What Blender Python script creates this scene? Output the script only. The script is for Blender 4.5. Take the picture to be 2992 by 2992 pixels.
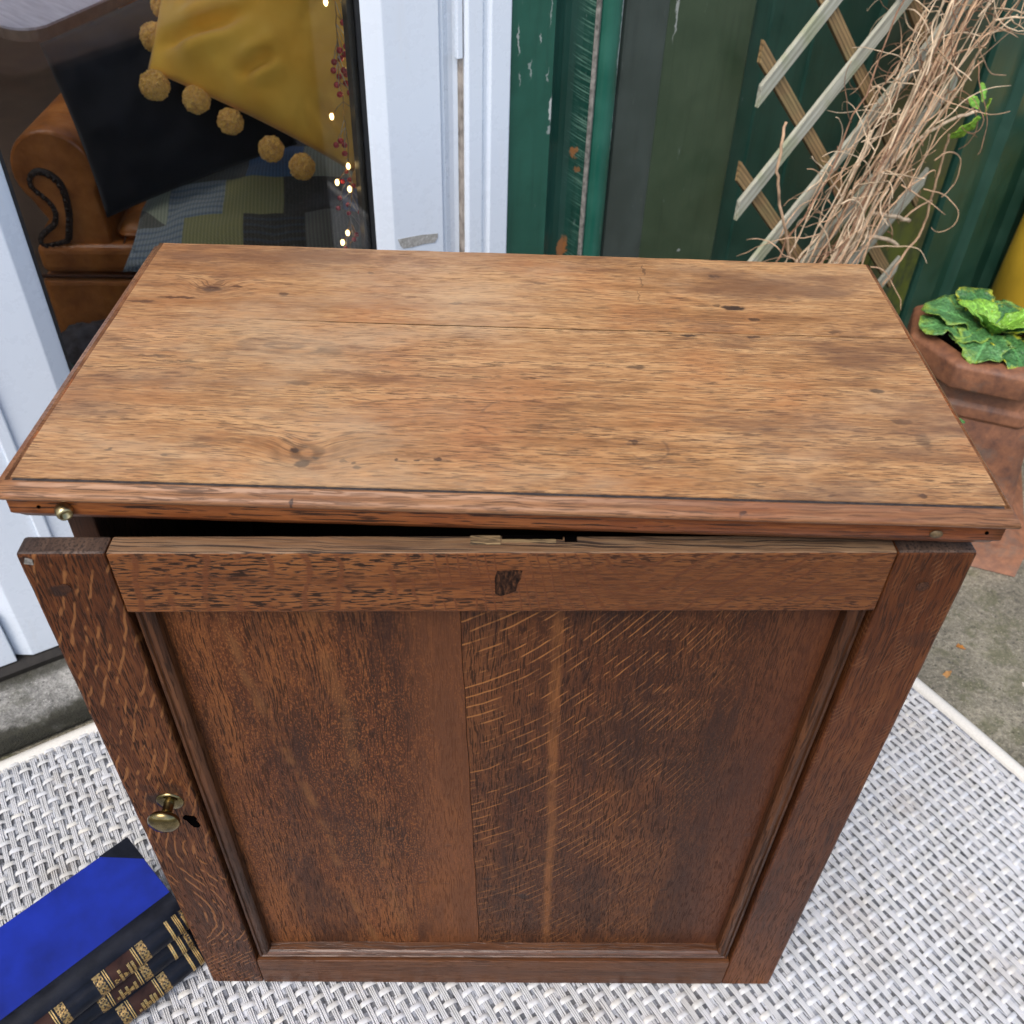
import bpy, bmesh, math, random
from mathutils import Vector, Matrix, noise as mn
R = math.radians
rnd = random.Random(7)
for o in list(bpy.data.objects): bpy.data.objects.remove(o)
scn = bpy.context.scene
col = scn.collection

# ------------------------------------------------------------------ camera
cd = bpy.data.cameras.new('camera'); cam = bpy.data.objects.new('camera', cd); col.objects.link(cam)
cam.location = (-0.0028, -0.4366, 1.0585)
cam.rotation_mode = 'XYZ'; cam.rotation_euler = (0.8517, -0.0266, 0.0133)
cd.sensor_width = 36.0; cd.lens = 33.145; cd.clip_start = 0.02; cd.clip_end = 500
cd.dof.use_dof = True; cd.dof.focus_distance = 0.76; cd.dof.aperture_fstop = 12.0
scn.camera = cam

# ------------------------------------------------------------------ sky, sun, exposure
SUN_EL, SUN_AZ = R(58), R(205)
w = bpy.data.worlds.new('World'); scn.world = w; w.use_nodes = True
wn = w.node_tree; bg = wn.nodes['Background']
sky = wn.nodes.new('ShaderNodeTexSky'); sky.sky_type = 'NISHITA'; sky.sun_disc = False
sky.sun_elevation = SUN_EL; sky.sun_rotation = SUN_AZ
sky.air_density = 1.0; sky.dust_density = 3.0; sky.ozone_density = 1.0
hs = wn.nodes.new('ShaderNodeHueSaturation'); hs.inputs['Saturation'].default_value = 1.0
wn.links.new(sky.outputs[0], hs.inputs['Color']); wn.links.new(hs.outputs[0], bg.inputs[0])
bg.inputs[1].default_value = 0.13
sd = bpy.data.lights.new('sun', 'SUN'); sun = bpy.data.objects.new('sun', sd); col.objects.link(sun)
sd.energy = 1.1; sd.angle = R(40); sd.color = (1.0, 0.96, 0.9)
sdir = Vector((math.sin(SUN_AZ) * math.cos(SUN_EL), math.cos(SUN_AZ) * math.cos(SUN_EL), math.sin(SUN_EL)))
sun.rotation_euler = sdir.to_track_quat('Z', 'Y').to_euler()
scn.view_settings.view_transform = 'Standard'; scn.view_settings.look = 'None'
scn.view_settings.gamma = 1.0; scn.view_settings.use_curve_mapping = False
scn.view_settings.exposure = 0.95
scn.render.resolution_x = 1024; scn.render.resolution_y = 1024

# ------------------------------------------------------------------ object helpers
def tag(o, label=None, cat=None, group=None, kind=None):
    if label: o['label'] = label
    if cat: o['category'] = cat
    if group: o['group'] = group
    if kind: o['kind'] = kind
    return o
def thing(name, label, cat, loc=(0, 0, 0), rz=0.0, group=None):
    o = bpy.data.objects.new(name, None); col.objects.link(o); o.empty_display_size = 0.05
    o.location = loc; o.rotation_euler = (0, 0, rz)
    return tag(o, label, cat, group)
def mesh(name, V, F, mat, parent=None, smooth=False, uv=None, kind=None, label=None):
    me = bpy.data.meshes.new(name); me.from_pydata([tuple(v) for v in V], [], F); me.update()
    if uv is not None:
        l = me.uv_layers.new(name='UVMap')
        for p in me.polygons:
            for li in p.loop_indices: l.data[li].uv = uv[me.loops[li].vertex_index]
    if smooth: me.polygons.foreach_set('use_smooth', [True] * len(me.polygons))
    if mat: me.materials.append(mat)
    o = bpy.data.objects.new(name, me); col.objects.link(o)
    if parent: o.parent = parent
    if kind: o['kind'] = kind
    if label: o['label'] = label
    return o
def bmobj(name, bm, mat, parent=None, smooth=False, kind=None, label=None):
    bmesh.ops.recalc_face_normals(bm, faces=bm.faces)
    me = bpy.data.meshes.new(name); bm.to_mesh(me); bm.free()
    if smooth: me.polygons.foreach_set('use_smooth', [True] * len(me.polygons))
    if mat: me.materials.append(mat)
    o = bpy.data.objects.new(name, me); col.objects.link(o)
    if parent: o.parent = parent
    if kind: o['kind'] = kind
    if label: o['label'] = label
    return o
def fixn(o):
    bm = bmesh.new(); bm.from_mesh(o.data); bmesh.ops.recalc_face_normals(bm, faces=bm.faces); bm.to_mesh(o.data); bm.free(); return o
def bm_box(x0, x1, y0, y1, z0, z1, bev=0.0, seg=2, cut=None):
    bm = bmesh.new()
    vs = [bm.verts.new((x, y, z)) for x in (x0, x1) for y in (y0, y1) for z in (z0, z1)]
    for f in ((0, 1, 3, 2), (4, 6, 7, 5), (0, 4, 5, 1), (2, 3, 7, 6), (0, 2, 6, 4), (1, 5, 7, 3)): bm.faces.new([vs[i] for i in f])
    bmesh.ops.recalc_face_normals(bm, faces=bm.faces)
    if bev: bmesh.ops.bevel(bm, geom=list(bm.edges), offset=bev, segments=seg, affect='EDGES', profile=0.5)
    return bm
def box(name, x0, x1, y0, y1, z0, z1, mat, parent=None, bev=0.0, seg=2, kind=None, label=None, fn=None):
    bm = bm_box(x0, x1, y0, y1, z0, z1, bev, seg)
    if fn:
        for v in bm.verts: v.co = fn(v.co)
    return bmobj(name, bm, mat, parent, kind=kind, label=label)
def tube_geo(pts, rad, sides=6, V=None, F=None, cap=True):
    V = [] if V is None else V; F = [] if F is None else F
    pts = [Vector(p) for p in pts]; n = len(pts); base = len(V)
    up = Vector((0.3, 0.2, 0.93))
    for i, p in enumerate(pts):
        t = (pts[min(i + 1, n - 1)] - pts[max(i - 1, 0)])
        t = t.normalized() if t.length > 1e-9 else Vector((0, 0, 1))
        a = t.cross(up)
        if a.length < 1e-3: a = t.cross(Vector((1, 0, 0)))
        a.normalize(); b = t.cross(a)
        r = rad[i] if isinstance(rad, (list, tuple)) else rad
        for k in range(sides):
            an = 2 * math.pi * k / sides
            V.append(p + (a * math.cos(an) + b * math.sin(an)) * r)
    for i in range(n - 1):
        for k in range(sides):
            k2 = (k + 1) % sides
            F.append((base + i * sides + k, base + i * sides + k2, base + (i + 1) * sides + k2, base + (i + 1) * sides + k))
    if cap:
        F.append(tuple(base + k for k in range(sides - 1, -1, -1)))
        F.append(tuple(base + (n - 1) * sides + k for k in range(sides)))
    return V, F
def tube(name, pts, rad, mat, parent=None, sides=8, **k):
    V, F = tube_geo(pts, rad, sides); return mesh(name, V, F, mat, parent, smooth=True, **k)
def lathe(name, prof, mat, parent=None, seg=24, M=None, **k):
    V = []; F = []; m = len(prof)
    for j in range(seg):
        a = 2 * math.pi * j / seg
        for r, z in prof: V.append(Vector((r * math.cos(a), r * math.sin(a), z)))
    for j in range(seg):
        j2 = (j + 1) % seg
        for i in range(m - 1): F.append((j * m + i, j2 * m + i, j2 * m + i + 1, j * m + i + 1))
    if M: V = [M @ v for v in V]
    o = mesh(name, V, F, mat, parent, smooth=True, **k)
    bm = bmesh.new(); bm.from_mesh(o.data); bmesh.ops.remove_doubles(bm, verts=bm.verts, dist=1e-6)
    bmesh.ops.recalc_face_normals(bm, faces=bm.faces); bm.to_mesh(o.data); bm.free()
    return o
def extrude_poly(name, poly, a0, a1, mat, parent=None, axis='y', bev=0.0, smooth=False, **k):
    # poly in the plane normal to axis; axis y: (x,z); axis z: (x,y); axis x: (y,z)
    def P(q, a):
        return {'y': (q[0], a, q[1]), 'z': (q[0], q[1], a), 'x': (a, q[0], q[1])}[axis]
    bm = bmesh.new()
    A = [bm.verts.new(P(q, a0)) for q in poly]; B = [bm.verts.new(P(q, a1)) for q in poly]
    n = len(poly); bm.faces.new(A); bm.faces.new(B[::-1])
    for i in range(n): bm.faces.new((A[i], A[(i + 1) % n], B[(i + 1) % n], B[i]))
    bmesh.ops.recalc_face_normals(bm, faces=bm.faces)
    if bev: bmesh.ops.bevel(bm, geom=list(bm.edges), offset=bev, segments=2, affect='EDGES', profile=0.5)
    return bmobj(name, bm, mat, parent, smooth=smooth, **k)

# ------------------------------------------------------------------ node helpers
class N:
    def __init__(s, name):
        s.mat = bpy.data.materials.new(name); s.mat.use_nodes = True
        s.t = s.mat.node_tree; s.b = s.t.nodes['Principled BSDF']; s.out = s.t.nodes['Material Output']
        s.tc = s.t.nodes.new('ShaderNodeTexCoord'); s.P = s.tc.outputs['Object']; s.UV = s.tc.outputs['UV']
    def ln(s, a, b):
        if isinstance(a, bpy.types.NodeSocket): s.t.links.new(a, b)
        else:
            try: b.default_value = a
            except Exception: b.default_value = (a[0], a[1], a[2], 1.0) if hasattr(a, '__len__') else (a, a, a)
    def m(s, op, *a, clamp=False):
        n = s.t.nodes.new('ShaderNodeMath'); n.operation = op; n.use_clamp = clamp
        for i, x in enumerate(a): s.ln(x, n.inputs[i])
        return n.outputs[0]
    def add(s, a, b): return s.m('ADD', a, b)
    def sub(s, a, b): return s.m('SUBTRACT', a, b)
    def mul(s, a, b): return s.m('MULTIPLY', a, b)
    def smooth(s, x, lo, hi, a=0.0, b=1.0):
        n = s.t.nodes.new('ShaderNodeMapRange'); n.interpolation_type = 'SMOOTHSTEP'
        s.ln(x, n.inputs[0]); n.inputs[1].default_value = lo; n.inputs[2].default_value = hi
        n.inputs[3].default_value = a; n.inputs[4].default_value = b
        return n.outputs[0]
    def xyz(s, v=None):
        n = s.t.nodes.new('ShaderNodeSeparateXYZ'); s.ln(v if v is not None else s.P, n.inputs[0]); return n.outputs[:]
    def vec(s, x, y, z):
        n = s.t.nodes.new('ShaderNodeCombineXYZ')
        for i, q in enumerate((x, y, z)): s.ln(q, n.inputs[i])
        return n.outputs[0]
    def sv(s, v, sx, sy, sz, ox=0, oy=0, oz=0):
        n = s.t.nodes.new('ShaderNodeMapping'); s.ln(v, n.inputs[0])
        n.inputs['Scale'].default_value = (sx, sy, sz); n.inputs['Location'].default_value = (ox, oy, oz); return n.outputs[0]
    def noise(s, v, scale=1.0, detail=2.0, rough=0.5, dist=0.0, colr=False):
        n = s.t.nodes.new('ShaderNodeTexNoise'); s.ln(v, n.inputs['Vector']); n.inputs['Scale'].default_value = scale
        n.inputs['Detail'].default_value = detail; n.inputs['Roughness'].default_value = rough; n.inputs['Distortion'].default_value = dist
        return n.outputs['Color'] if colr else n.outputs['Fac']
    def white(s, v, colr=False):
        n = s.t.nodes.new('ShaderNodeTexWhiteNoise'); n.noise_dimensions = '3D'; s.ln(v, n.inputs['Vector'])
        return n.outputs['Color'] if colr else n.outputs['Value']
    def voro(s, v, scale=1.0, feat='F1'):
        n = s.t.nodes.new('ShaderNodeTexVoronoi'); n.feature = feat; s.ln(v, n.inputs['Vector']); n.inputs['Scale'].default_value = scale
        return n.outputs['Distance']
    def ramp(s, f, stops, const=False):
        n = s.t.nodes.new('ShaderNodeValToRGB'); s.ln(f, n.inputs[0]); e = n.color_ramp.elements
        if const: n.color_ramp.interpolation = 'CONSTANT'
        while len(e) < len(stops): e.new(0.5)
        for i, (p, c) in enumerate(stops): e[i].position = p; e[i].color = (c[0], c[1], c[2], 1)
        return n.outputs[0]
    def mix(s, f, a, b, mode='MIX'):
        n = s.t.nodes.new('ShaderNodeMix'); n.data_type = 'RGBA'; n.blend_type = mode; n.clamp_factor = True
        s.ln(f, n.inputs[0])
        for x, i in ((a, 6), (b, 7)):
            if isinstance(x, bpy.types.NodeSocket): s.t.links.new(x, n.inputs[i])
            else: n.inputs[i].default_value = (x[0], x[1], x[2], 1)
        return n.outputs[2]
    def bump(s, h, strength=0.3, dist=0.001, prev=None):
        n = s.t.nodes.new('ShaderNodeBump'); s.ln(h, n.inputs['Height']); n.inputs['Strength'].default_value = strength; n.inputs['Distance'].default_value = dist
        if prev is not None: s.t.links.new(prev, n.inputs['Normal'])
        return n.outputs[0]
    def fin(s, colr, rough=0.5, nrm=None, metal=0.0, spec=None, **k):
        s.ln(colr, s.b.inputs['Base Color']); s.ln(rough, s.b.inputs['Roughness']); s.ln(metal, s.b.inputs['Metallic'])
        if nrm is not None: s.t.links.new(nrm, s.b.inputs['Normal'])
        if spec is not None: s.b.inputs['Specular IOR Level'].default_value = spec
        for q, v in k.items(): s.ln(v, s.b.inputs[q.replace('_', ' ')])
        return s.mat
def simple(name, c, rough=0.5, var=0.12, scale=30.0, bump=0.0, metal=0.0, bd=0.001, spec=None, **k):
    n = N(name); f = n.noise(n.P, scale, 4)
    lo = [x * (1 - var) for x in c]; hi = [min(1, x * (1 + var)) for x in c]
    return n.fin(n.ramp(f, [(0.3, lo), (0.7, hi)]), rough, n.bump(f, bump, bd) if bump else None, metal, spec, **k)

def smin_marks(n, x, y, marks):
    """largest of several soft elliptical spots: marks = (x0, y0, rx, ry, strength)"""
    acc = None
    for (x0, y0, rx, ry, st) in marks:
        dx = n.m('DIVIDE', n.sub(x, x0), rx); dy = n.m('DIVIDE', n.sub(y, y0), ry)
        d = n.m('SQRT', n.add(n.mul(dx, dx), n.mul(dy, dy)))
        m = n.smooth(d, 0.55, 1.0, st, 0.0)
        acc = m if acc is None else n.m('MAXIMUM', acc, m)
    return acc

def oak(name, axis='x', dark=(.05, .02, .01), mid=(.13, .055, .022), light=(.22, .105, .045), pore=0.6, pore_len=70.0,
        streak=0.5, blot=0.5, red=0.3, spec=.5, rough=(.34, .55), off=(0, 0, 0), rays=None, marks=None, knots=None, extra=None, porecol=(.012, .006, .004),
        bump=0.35, pore_thr=0.53, pore_scale=900.0, stipple=0.0, wav=.014, tint=None, short=1.0):
    n = N(name)
    P = n.sv(n.P, 1, 1, 1, *off)
    X, Y, Z = n.xyz(n.P)
    x, y, z = n.xyz(P)
    al, c1, c2 = (x, y, z) if axis == 'x' else (z, x, y)
    if axis == 'y': al, c1, c2 = (y, x, z)
    wob = n.sub(n.noise(P, 7, 3, 0.6), 0.5)
    wob2 = n.sub(n.noise(P, 28, 2, 0.5), 0.5)
    c1 = n.add(n.add(c1, n.mul(wob, wav)), n.mul(wob2, wav * .045))
    kmask = None
    if knots:
        for (x0, y0, rx, ry, amp) in knots:
            dx = n.m('DIVIDE', n.sub(X, x0), rx); dy = n.m('DIVIDE', n.sub(Y, y0), ry)
            d2 = n.add(n.mul(dx, dx), n.mul(dy, dy))
            e = n.m('EXPONENT', n.mul(d2, -1.0))
            c1 = n.add(c1, n.mul(e, amp))
            ringk = n.m('SINE', n.add(n.mul(n.m('SQRT', d2), 16.0), n.mul(wob2, 14.0)))
            km = n.mul(n.m('EXPONENT', n.mul(d2, -2.2)), n.smooth(ringk, -0.7, 0.9))
            kmask = km if kmask is None else n.m('MAXIMUM', kmask, km)
    band = n.noise(n.vec(n.mul(al, 2.2 * short), n.mul(c1, 55), n.mul(c2, 55)), 1, 5, 0.62)
    fine = n.noise(n.vec(n.mul(al, 34 * short), n.mul(c1, 620), n.mul(c2, 620)), 1, 4, 0.65)
    pf = n.noise(n.vec(n.mul(al, pore_len), n.mul(c1, pore_scale), n.mul(c2, pore_scale)), 1, 1.5, 0.5)
    bl = n.noise(n.vec(n.mul(al, 3.2), n.mul(c1, 7.5), n.mul(c2, 7.5)), 1, 5, 0.6)
    bl2 = n.noise(n.sv(P, 1, 1, 1, 3.7, 1.2, 5.1), 9, 4, 0.6)
    f = n.add(n.add(n.mul(band, 1.0 - streak), n.mul(fine, streak)), n.mul(n.sub(bl, 0.5), blot))
    c = n.ramp(f, [(0.30, dark), (0.47, mid), (0.66, light)])
    c = n.mix(n.smooth(bl2, 0.45, 0.72, 0, red), c, (mid[0] * 1.15, mid[1] * 0.86, mid[2] * 0.72))
    if stipple:
        sp = n.noise(n.vec(n.mul(al, 330), n.mul(c1, 760), n.mul(c2, 760)), 1, 2, 0.6)
        c = n.mix(n.smooth(sp, 0.50, 0.62, 0, stipple), c, [q * 1.15 for q in light])
    hgt = n.mul(fine, 0.5)
    rayk = None
    if rays:
        for r in rays:
            fld = r['f'](n, X, Y, Z)
            wig = n.noise(n.sv(n.P, *r.get('wsc', (18, 18, 18))), 1, 3, 0.6)
            t = n.add(n.m('DIVIDE', fld, r['period']), n.mul(wig, r.get('wig', 1.2)))
            fr = n.m('FRACT', t)
            tri = n.mul(n.m('ABSOLUTE', n.sub(fr, 0.5)), 2.0)
            wd = r.get('width', 0.22)
            line = n.smooth(tri, 1.0 - wd, 1.0 - wd * 0.35)
            brk = n.noise(n.sv(n.P, *r.get('bsc', (40, 40, 40))), 1, 2, 0.6)
            msk = n.mul(line, n.smooth(brk, r.get('b0', 0.45), r.get('b0', 0.45) + 0.1))
            if r.get('mask'): msk = n.mul(msk, r['mask'](n, X, Y, Z))
            c = n.mix(n.mul(msk, r.get('str', 0.7)), c, r['col'])
            hgt = n.add(hgt, n.mul(msk, 0.4)); rayk = msk
    pm = n.smooth(pf, pore_thr, pore_thr + 0.055)
    pm = n.mul(pm, n.smooth(band, 0.36, 0.56, 0.35, 1.0))
    pmul = pore if rayk is None else n.mul(n.sub(1.0, n.mul(rayk, .9)), pore)
    c = n.mix(n.mul(pm, pmul), c, porecol)
    hgt = n.sub(hgt, n.mul(pm, 1.2))
    if kmask is not None: c = n.mix(n.mul(kmask, 0.75), c, [q * 0.45 for q in dark])
    if marks:
        jx = n.add(X, n.mul(n.sub(n.noise(n.P, 160, 2), 0.5), 0.007)); jy = n.add(Y if axis != 'z' else Z, n.mul(n.sub(n.noise(n.sv(n.P, 1, 1, 1, 9, 4, 2), 160, 2), 0.5), 0.006))
        mk = smin_marks(n, jx, jy, marks)
        c = n.mix(mk, c, (.025, .014, .012)); hgt = n.sub(hgt, n.mul(mk, 0.6))
    if extra: c = extra(n, c, X, Y, Z)
    if tint: c = n.mix(1.0, c, tint, 'MULTIPLY')
    rg = n.add(n.smooth(bl, 0.3, 0.7, rough[0], rough[1]), n.mul(pm, 0.2))
    nb = n.bump(hgt, bump, 0.0006)
    nb = n.bump(n.noise(P, 22, 2), 0.12, 0.004, nb)
    return n.fin(c, rg, nb, spec=spec)

# ------------------------------------------------------------------ oak finishes of the cabinet
TOPC = dict(short=1.9, tint=(1.12, 1.11, 1.02), spec=.45, dark=(.120, .050, .021), mid=(.315, .162, .072), light=(.52, .315, .158))
def worn(n, c, X, Y, Z):
    # pale rubbed patches, darker handled patches, a redder end at the back left and a paler right half
    q = n.add(n.add(n.mul(X, -1.3), n.mul(Y, 1.6)), n.mul(n.sub(n.noise(n.P, 6, 4, .6), .5), .7))
    c = n.mix(n.smooth(q, .22, .8, 0, .5), c, n.mix(.55, c, (.15, .052, .020)))
    b = n.noise(n.sv(n.P, 4, 9, 1, 2, 7, 0), 1, 5, 0.65)
    c = n.mix(n.smooth(b, 0.47, 0.68, 0, .50), c, (.40, .285, .190))
    d = n.noise(n.sv(n.P, 5, 13, 1, 5, 1, 0), 1, 6, 0.7)
    c = n.mix(n.smooth(d, 0.50, 0.66, 0, .62), c, (.115, .055, .034))
    e = n.noise(n.sv(n.P, 14, 60, 1, 1, 3, 0), 1, 5, 0.7)
    return n.mix(n.smooth(e, 0.55, 0.70, 0, .55), c, (.10, .042, .024))
def ringstain(n, c, X, Y, Z):
    c = worn(n, c, X, Y, Z)
    for (x0, y0, r, s) in ((0.0, 0.073, .021, .35), (.088, .046, .013, .4)):
        dx = n.sub(X, x0); dy = n.sub(Y, y0); d = n.m('SQRT', n.add(n.mul(dx, dx), n.mul(dy, dy)))
        d = n.add(d, n.mul(n.sub(n.noise(n.P, 60, 3), .5), .006))
        k = n.smooth(n.m('ABSOLUTE', n.sub(d, r)), 0, .0018, s, 0)
        k = n.mul(k, n.smooth(n.noise(n.P, 45, 2), .45, .55))
        c = n.mix(k, c, (.05, .03, .025))
    return c
M_top_front = oak('oak top front board', 'x', **TOPC, pore=.62, pore_len=82, pore_scale=1150, pore_thr=.545, streak=.5, wav=.006, blot=.35, red=.4, rough=(.36, .52), bump=.5,
    extra=ringstain, knots=[(-.128, .03, .026, .022, .014), (-.165, .155, .07, .02, .006)],
    marks=[(-.129, .0195, .006, .006, .9), (-.1355, .0325, .0025, .003, .85), (-.122, .0255, .003, .002, .8), (-.098, .0215, .0025, .002, .85), (-.1035, .0235, .002, .002, .7), (-.094, .0175, .003, .002, .8),
           (-.0715, .026, .0022, .0016, .8), (-.0585, .026, .0022, .0016, .8), (-.046, .027, .0028, .0018, .8), (.088, .1406, .009, .003, .7), (.079, .052, .003, .004, .6), (.103, .0405, .006, .002, .55),
           (.1321, .1875, .008, .0028, .85), (.1811, .1885, .007, .0028, .85), (-.1467, .1082, .012, .004, .55), (-.133, .149, .013, .007, .5), (.2548, .119, .006, .003, .8), (.262, .083, .009, .004, .6),
           (.27, .062, .006, .012, .45), (-.1764, .0412, .010, .004, .35), (-.25, .028, .003, .002, .75), (-.215, .0245, .003, .002, .75), (.196, .004, .003, .0016, .8), (.252, .006, .004, .002, .75), (-.255, .137, .02, .002, .6), (-.24, .131, .022, .0015, .5)])
M_top_back = oak('oak top back board', 'x', **TOPC, off=(3.1, .7, 2), pore=.5, pore_len=78, pore_scale=1200, pore_thr=.55, streak=.48, wav=.008, blot=.35, red=.5, rough=(.34, .5), bump=.45,
    extra=worn, knots=[(-.239, .2367, .022, .014, .016)],
    marks=[(-.2392, .2367, .012, .0065, .8), (-.222, .241, .007, .0025, .75), (-.1814, .2317, .005, .0042, .75), (.1656, .2844, .006, .0028, .85), (.173, .2314, .012, .0045, .95), (.16, .235, .004, .003, .6), (.1869, .2142, .006, .003, .75),
           (-.046, .2256, .006, .0025, .75), (-.1181, .2715, .004, .003, .6), (.107, .292, .0012, .012, .5), (.103, .27, .001, .012, .4), (.099, .245, .001, .012, .4), (.02, .262, .006, .003, .4),
           (.13, .245, .010, .002, .5), (-.262, .2215, .02, .0022, .8), (-.288, .214, .014, .0025, .75), (.245, .199, .007, .0025, .6)])
M_mould = oak('oak moulding', 'x', dark=(.065, .024, .012), mid=(.18, .078, .034), light=(.31, .155, .072), off=(7, 3, 1), pore=.6, pore_len=40, pore_scale=1100, streak=.4, blot=.5, red=.5, rough=(.26, .40), bump=.3, spec=.32,
    marks=[(-.13, -.012, .002, .003, .8), (.14, -.012, .003, .002, .7)])
M_mould_side = oak('oak side moulding', 'y', dark=(.08, .03, .015), mid=(.20, .09, .04), light=(.36, .19, .09), off=(7, 3, 1), pore=.75, pore_len=26, pore_scale=600, rough=(.3, .45), bump=.3)
M_under = oak('oak under moulding', 'x', tint=(1.15, .92, .75), spec=.3, dark=(.045, .013, .005), mid=(.165, .058, .017), light=(.29, .118, .036), off=(2, 8, 3), pore=.9, pore_len=20, pore_scale=650, pore_thr=.55, streak=.5, red=.4, rough=(.3, .45), bump=.4,
    )
DT = (.98, .92, .79)
DC = dict(tint=DT, spec=.16, dark=(.024, .0085, .0042), mid=(.078, .0255, .0098), light=(.180, .066, .022))
DCR = dict(tint=DT, spec=.16, dark=(.020, .0075, .004), mid=(.056, .0195, .0085), light=(.120, .045, .0175))
FLECK = (.25, .108, .042)
def f_right(n, X, Y, Z):
    t = n.add(X, .05); h = n.add(n.mul(t, .26), n.mul(n.mul(t, t), 4.2)); return n.sub(Z, h)
def m_right(n, X, Y, Z):
    return n.mul(n.smooth(X, .09, .21, 1, 0), n.smooth(Z, .1, .6, .6, 1))
def panel_r(n, c, X, Y, Z):
    dd = n.m('ABSOLUTE', n.sub(n.add(X, n.mul(n.sub(n.noise(n.sv(n.P, 5, 5, 5), 1, 2), .5), .012)), n.add(.040, n.mul(n.sub(Z, .35), -.012)) if False else n.add(.0435, n.mul(n.sub(Z, .35), -.035))))
    k = n.smooth(dd, 0.001, .0062, .6, 0)
    c = n.mix(n.mul(k, n.smooth(n.noise(n.P, 25, 3), .35, .6, .35, 1)), c, (.23, .092, .032))
    b = n.add(n.mul(n.noise(n.sv(n.P, 13, 9, 3.2, 1, 2, 3), 1, 6, .68), .75), n.mul(n.noise(n.sv(n.P, 260, 260, 28), 1, 3, .6), .25))
    c = n.mix(n.smooth(b, .47, .62, 0, .68), c, (.021, .0095, .0075))
    edge = n.smooth(X, .15, .24, 0, .5)
    return n.mix(edge, c, (.088, .030, .0155))
def panel_l(n, c, X, Y, Z):
    b = n.add(n.mul(n.noise(n.sv(n.P, 15, 9, 2.8, 6, 2, 3), 1, 6, .68), .75), n.mul(n.noise(n.sv(n.P, 260, 260, 28), 1, 3, .6), .25))
    c = n.mix(n.smooth(b, .47, .62, 0, .66), c, (.022, .010, .008))
    for (x0, k_, wd, s) in ((-.175, -.13, .007, .5), (-.12, -.08, .010, .35)):
        dd = n.m('ABSOLUTE', n.sub(n.add(X, n.mul(n.sub(n.noise(n.sv(n.P, 8, 8, 8), 1, 2), .5), .02)), n.add(x0, n.mul(n.sub(Z, .45), k_))))
        c = n.mix(n.mul(n.smooth(dd, 0, wd, s, 0), n.smooth(n.noise(n.P, 30, 3), .4, .6)), c, (.20, .088, .034))
    e = n.smooth(X, -.085, -.05, 0, .55)
    return n.mix(e, c, (.135, .050, .021))
M_panel_r = oak('oak door right panel board', 'z', **DCR, pore=.75, pore_len=75, pore_scale=1000, stipple=.45, blot=.7, rough=(.30, .48), extra=panel_r,
    rays=[dict(f=f_right, period=.0062, width=.34, wig=.9, wsc=(9, 9, 9), bsc=(60, 60, 90), b0=.50, col=(.19, .08, .030), mask=m_right, str=.55),
          dict(f=f_right, period=.0125, width=.20, wig=1.1, wsc=(11, 11, 9), bsc=(20, 20, 46), b0=.46, col=(.31, .135, .047), mask=m_right, str=.85)],
    marks=[(.026, .175, .006, .007, .8), (.016, .178, .006, .002, .7), (.225, .29, .006, .004, .8), (.16, .19, .004, .003, .6), (.135, .186, .004, .003, .55), (-.010, .21, .006, .003, .7), (-.008, .196, .005, .003, .6)])
M_panel_l = oak('oak door left panel board', 'z', **DC, off=(4, 1, 9), pore=.75, pore_len=60, pore_scale=950, stipple=.85, blot=.75, rough=(.30, .48), extra=panel_l,
    marks=[(-.115, .46, .005, .003, .7), (-.055, .44, .004, .003, .6), (-.095, .3, .005, .004, .7), (-.045, .27, .005, .003, .7), (-.06, .255, .005, .003, .7), (-.05, .2, .007, .002, .6), (-.07, .202, .006, .002, .6), (-.19, .245, .003, .003, .6), (-.15, .21, .003, .006, .55), (-.24, .55, .003, .003, .6)])
def f_stile(n, X, Y, Z):
    lo = n.smooth(Z, .08, .30, 1, 0)
    tilt = n.add(n.mul(Z, -.34), n.mul(lo, n.mul(Z, -.75)))
    return n.add(X, tilt)
M_stile_l = oak('oak door left stile', 'z', **DC, off=(8, 5, 2), pore=.85, pore_len=70, pore_scale=900, pore_thr=.525, rough=(.34, .5), bump=.5,
    rays=[dict(f=f_stile, period=.0085, width=.34, wig=1.7, wsc=(40, 40, 14), bsc=(90, 90, 38), b0=.46, col=FLECK, str=.75)],
    marks=[(-.274, .3735, .017, .010, .9), (-.262, .388, .010, .012, .5), (-.285, .39, .008, .006, .4), (-.283, .62, .0075, .0065, .9), (-.2945, .648, .005, .004, .85)])
def f_rs(n, X, Y, Z): return n.sub(n.mul(X, .8), n.mul(Z, .6))
M_stile_r = oak('oak door right stile', 'z', tint=DT, spec=.18, dark=(.022, .0085, .0045), mid=(.078, .0255, .0098), light=(.145, .053, .019), off=(1, 6, 4), pore=.6, pore_len=60, rough=(.3, .45), blot=.7,
    rays=[dict(f=f_rs, period=.0034, width=.5, wig=.8, wsc=(10, 10, 10), bsc=(60, 60, 30), b0=.5, col=(.15, .066, .033), str=.55, mask=lambda n, X, Y, Z: n.smooth(Z, .15, .6, .15, 1))],
    marks=[(.271, .624, .006, .006, .6), (.262, .605, .003, .003, .5), (.289, .57, .02, .01, .35)])
def f_rail(n, X, Y, Z):
    t = n.smooth(X, -.1, .1, 0, 1)
    return n.add(X, n.mul(n.mul(Z, -1.0), n.add(.12, n.mul(t, 1.0))))
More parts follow.
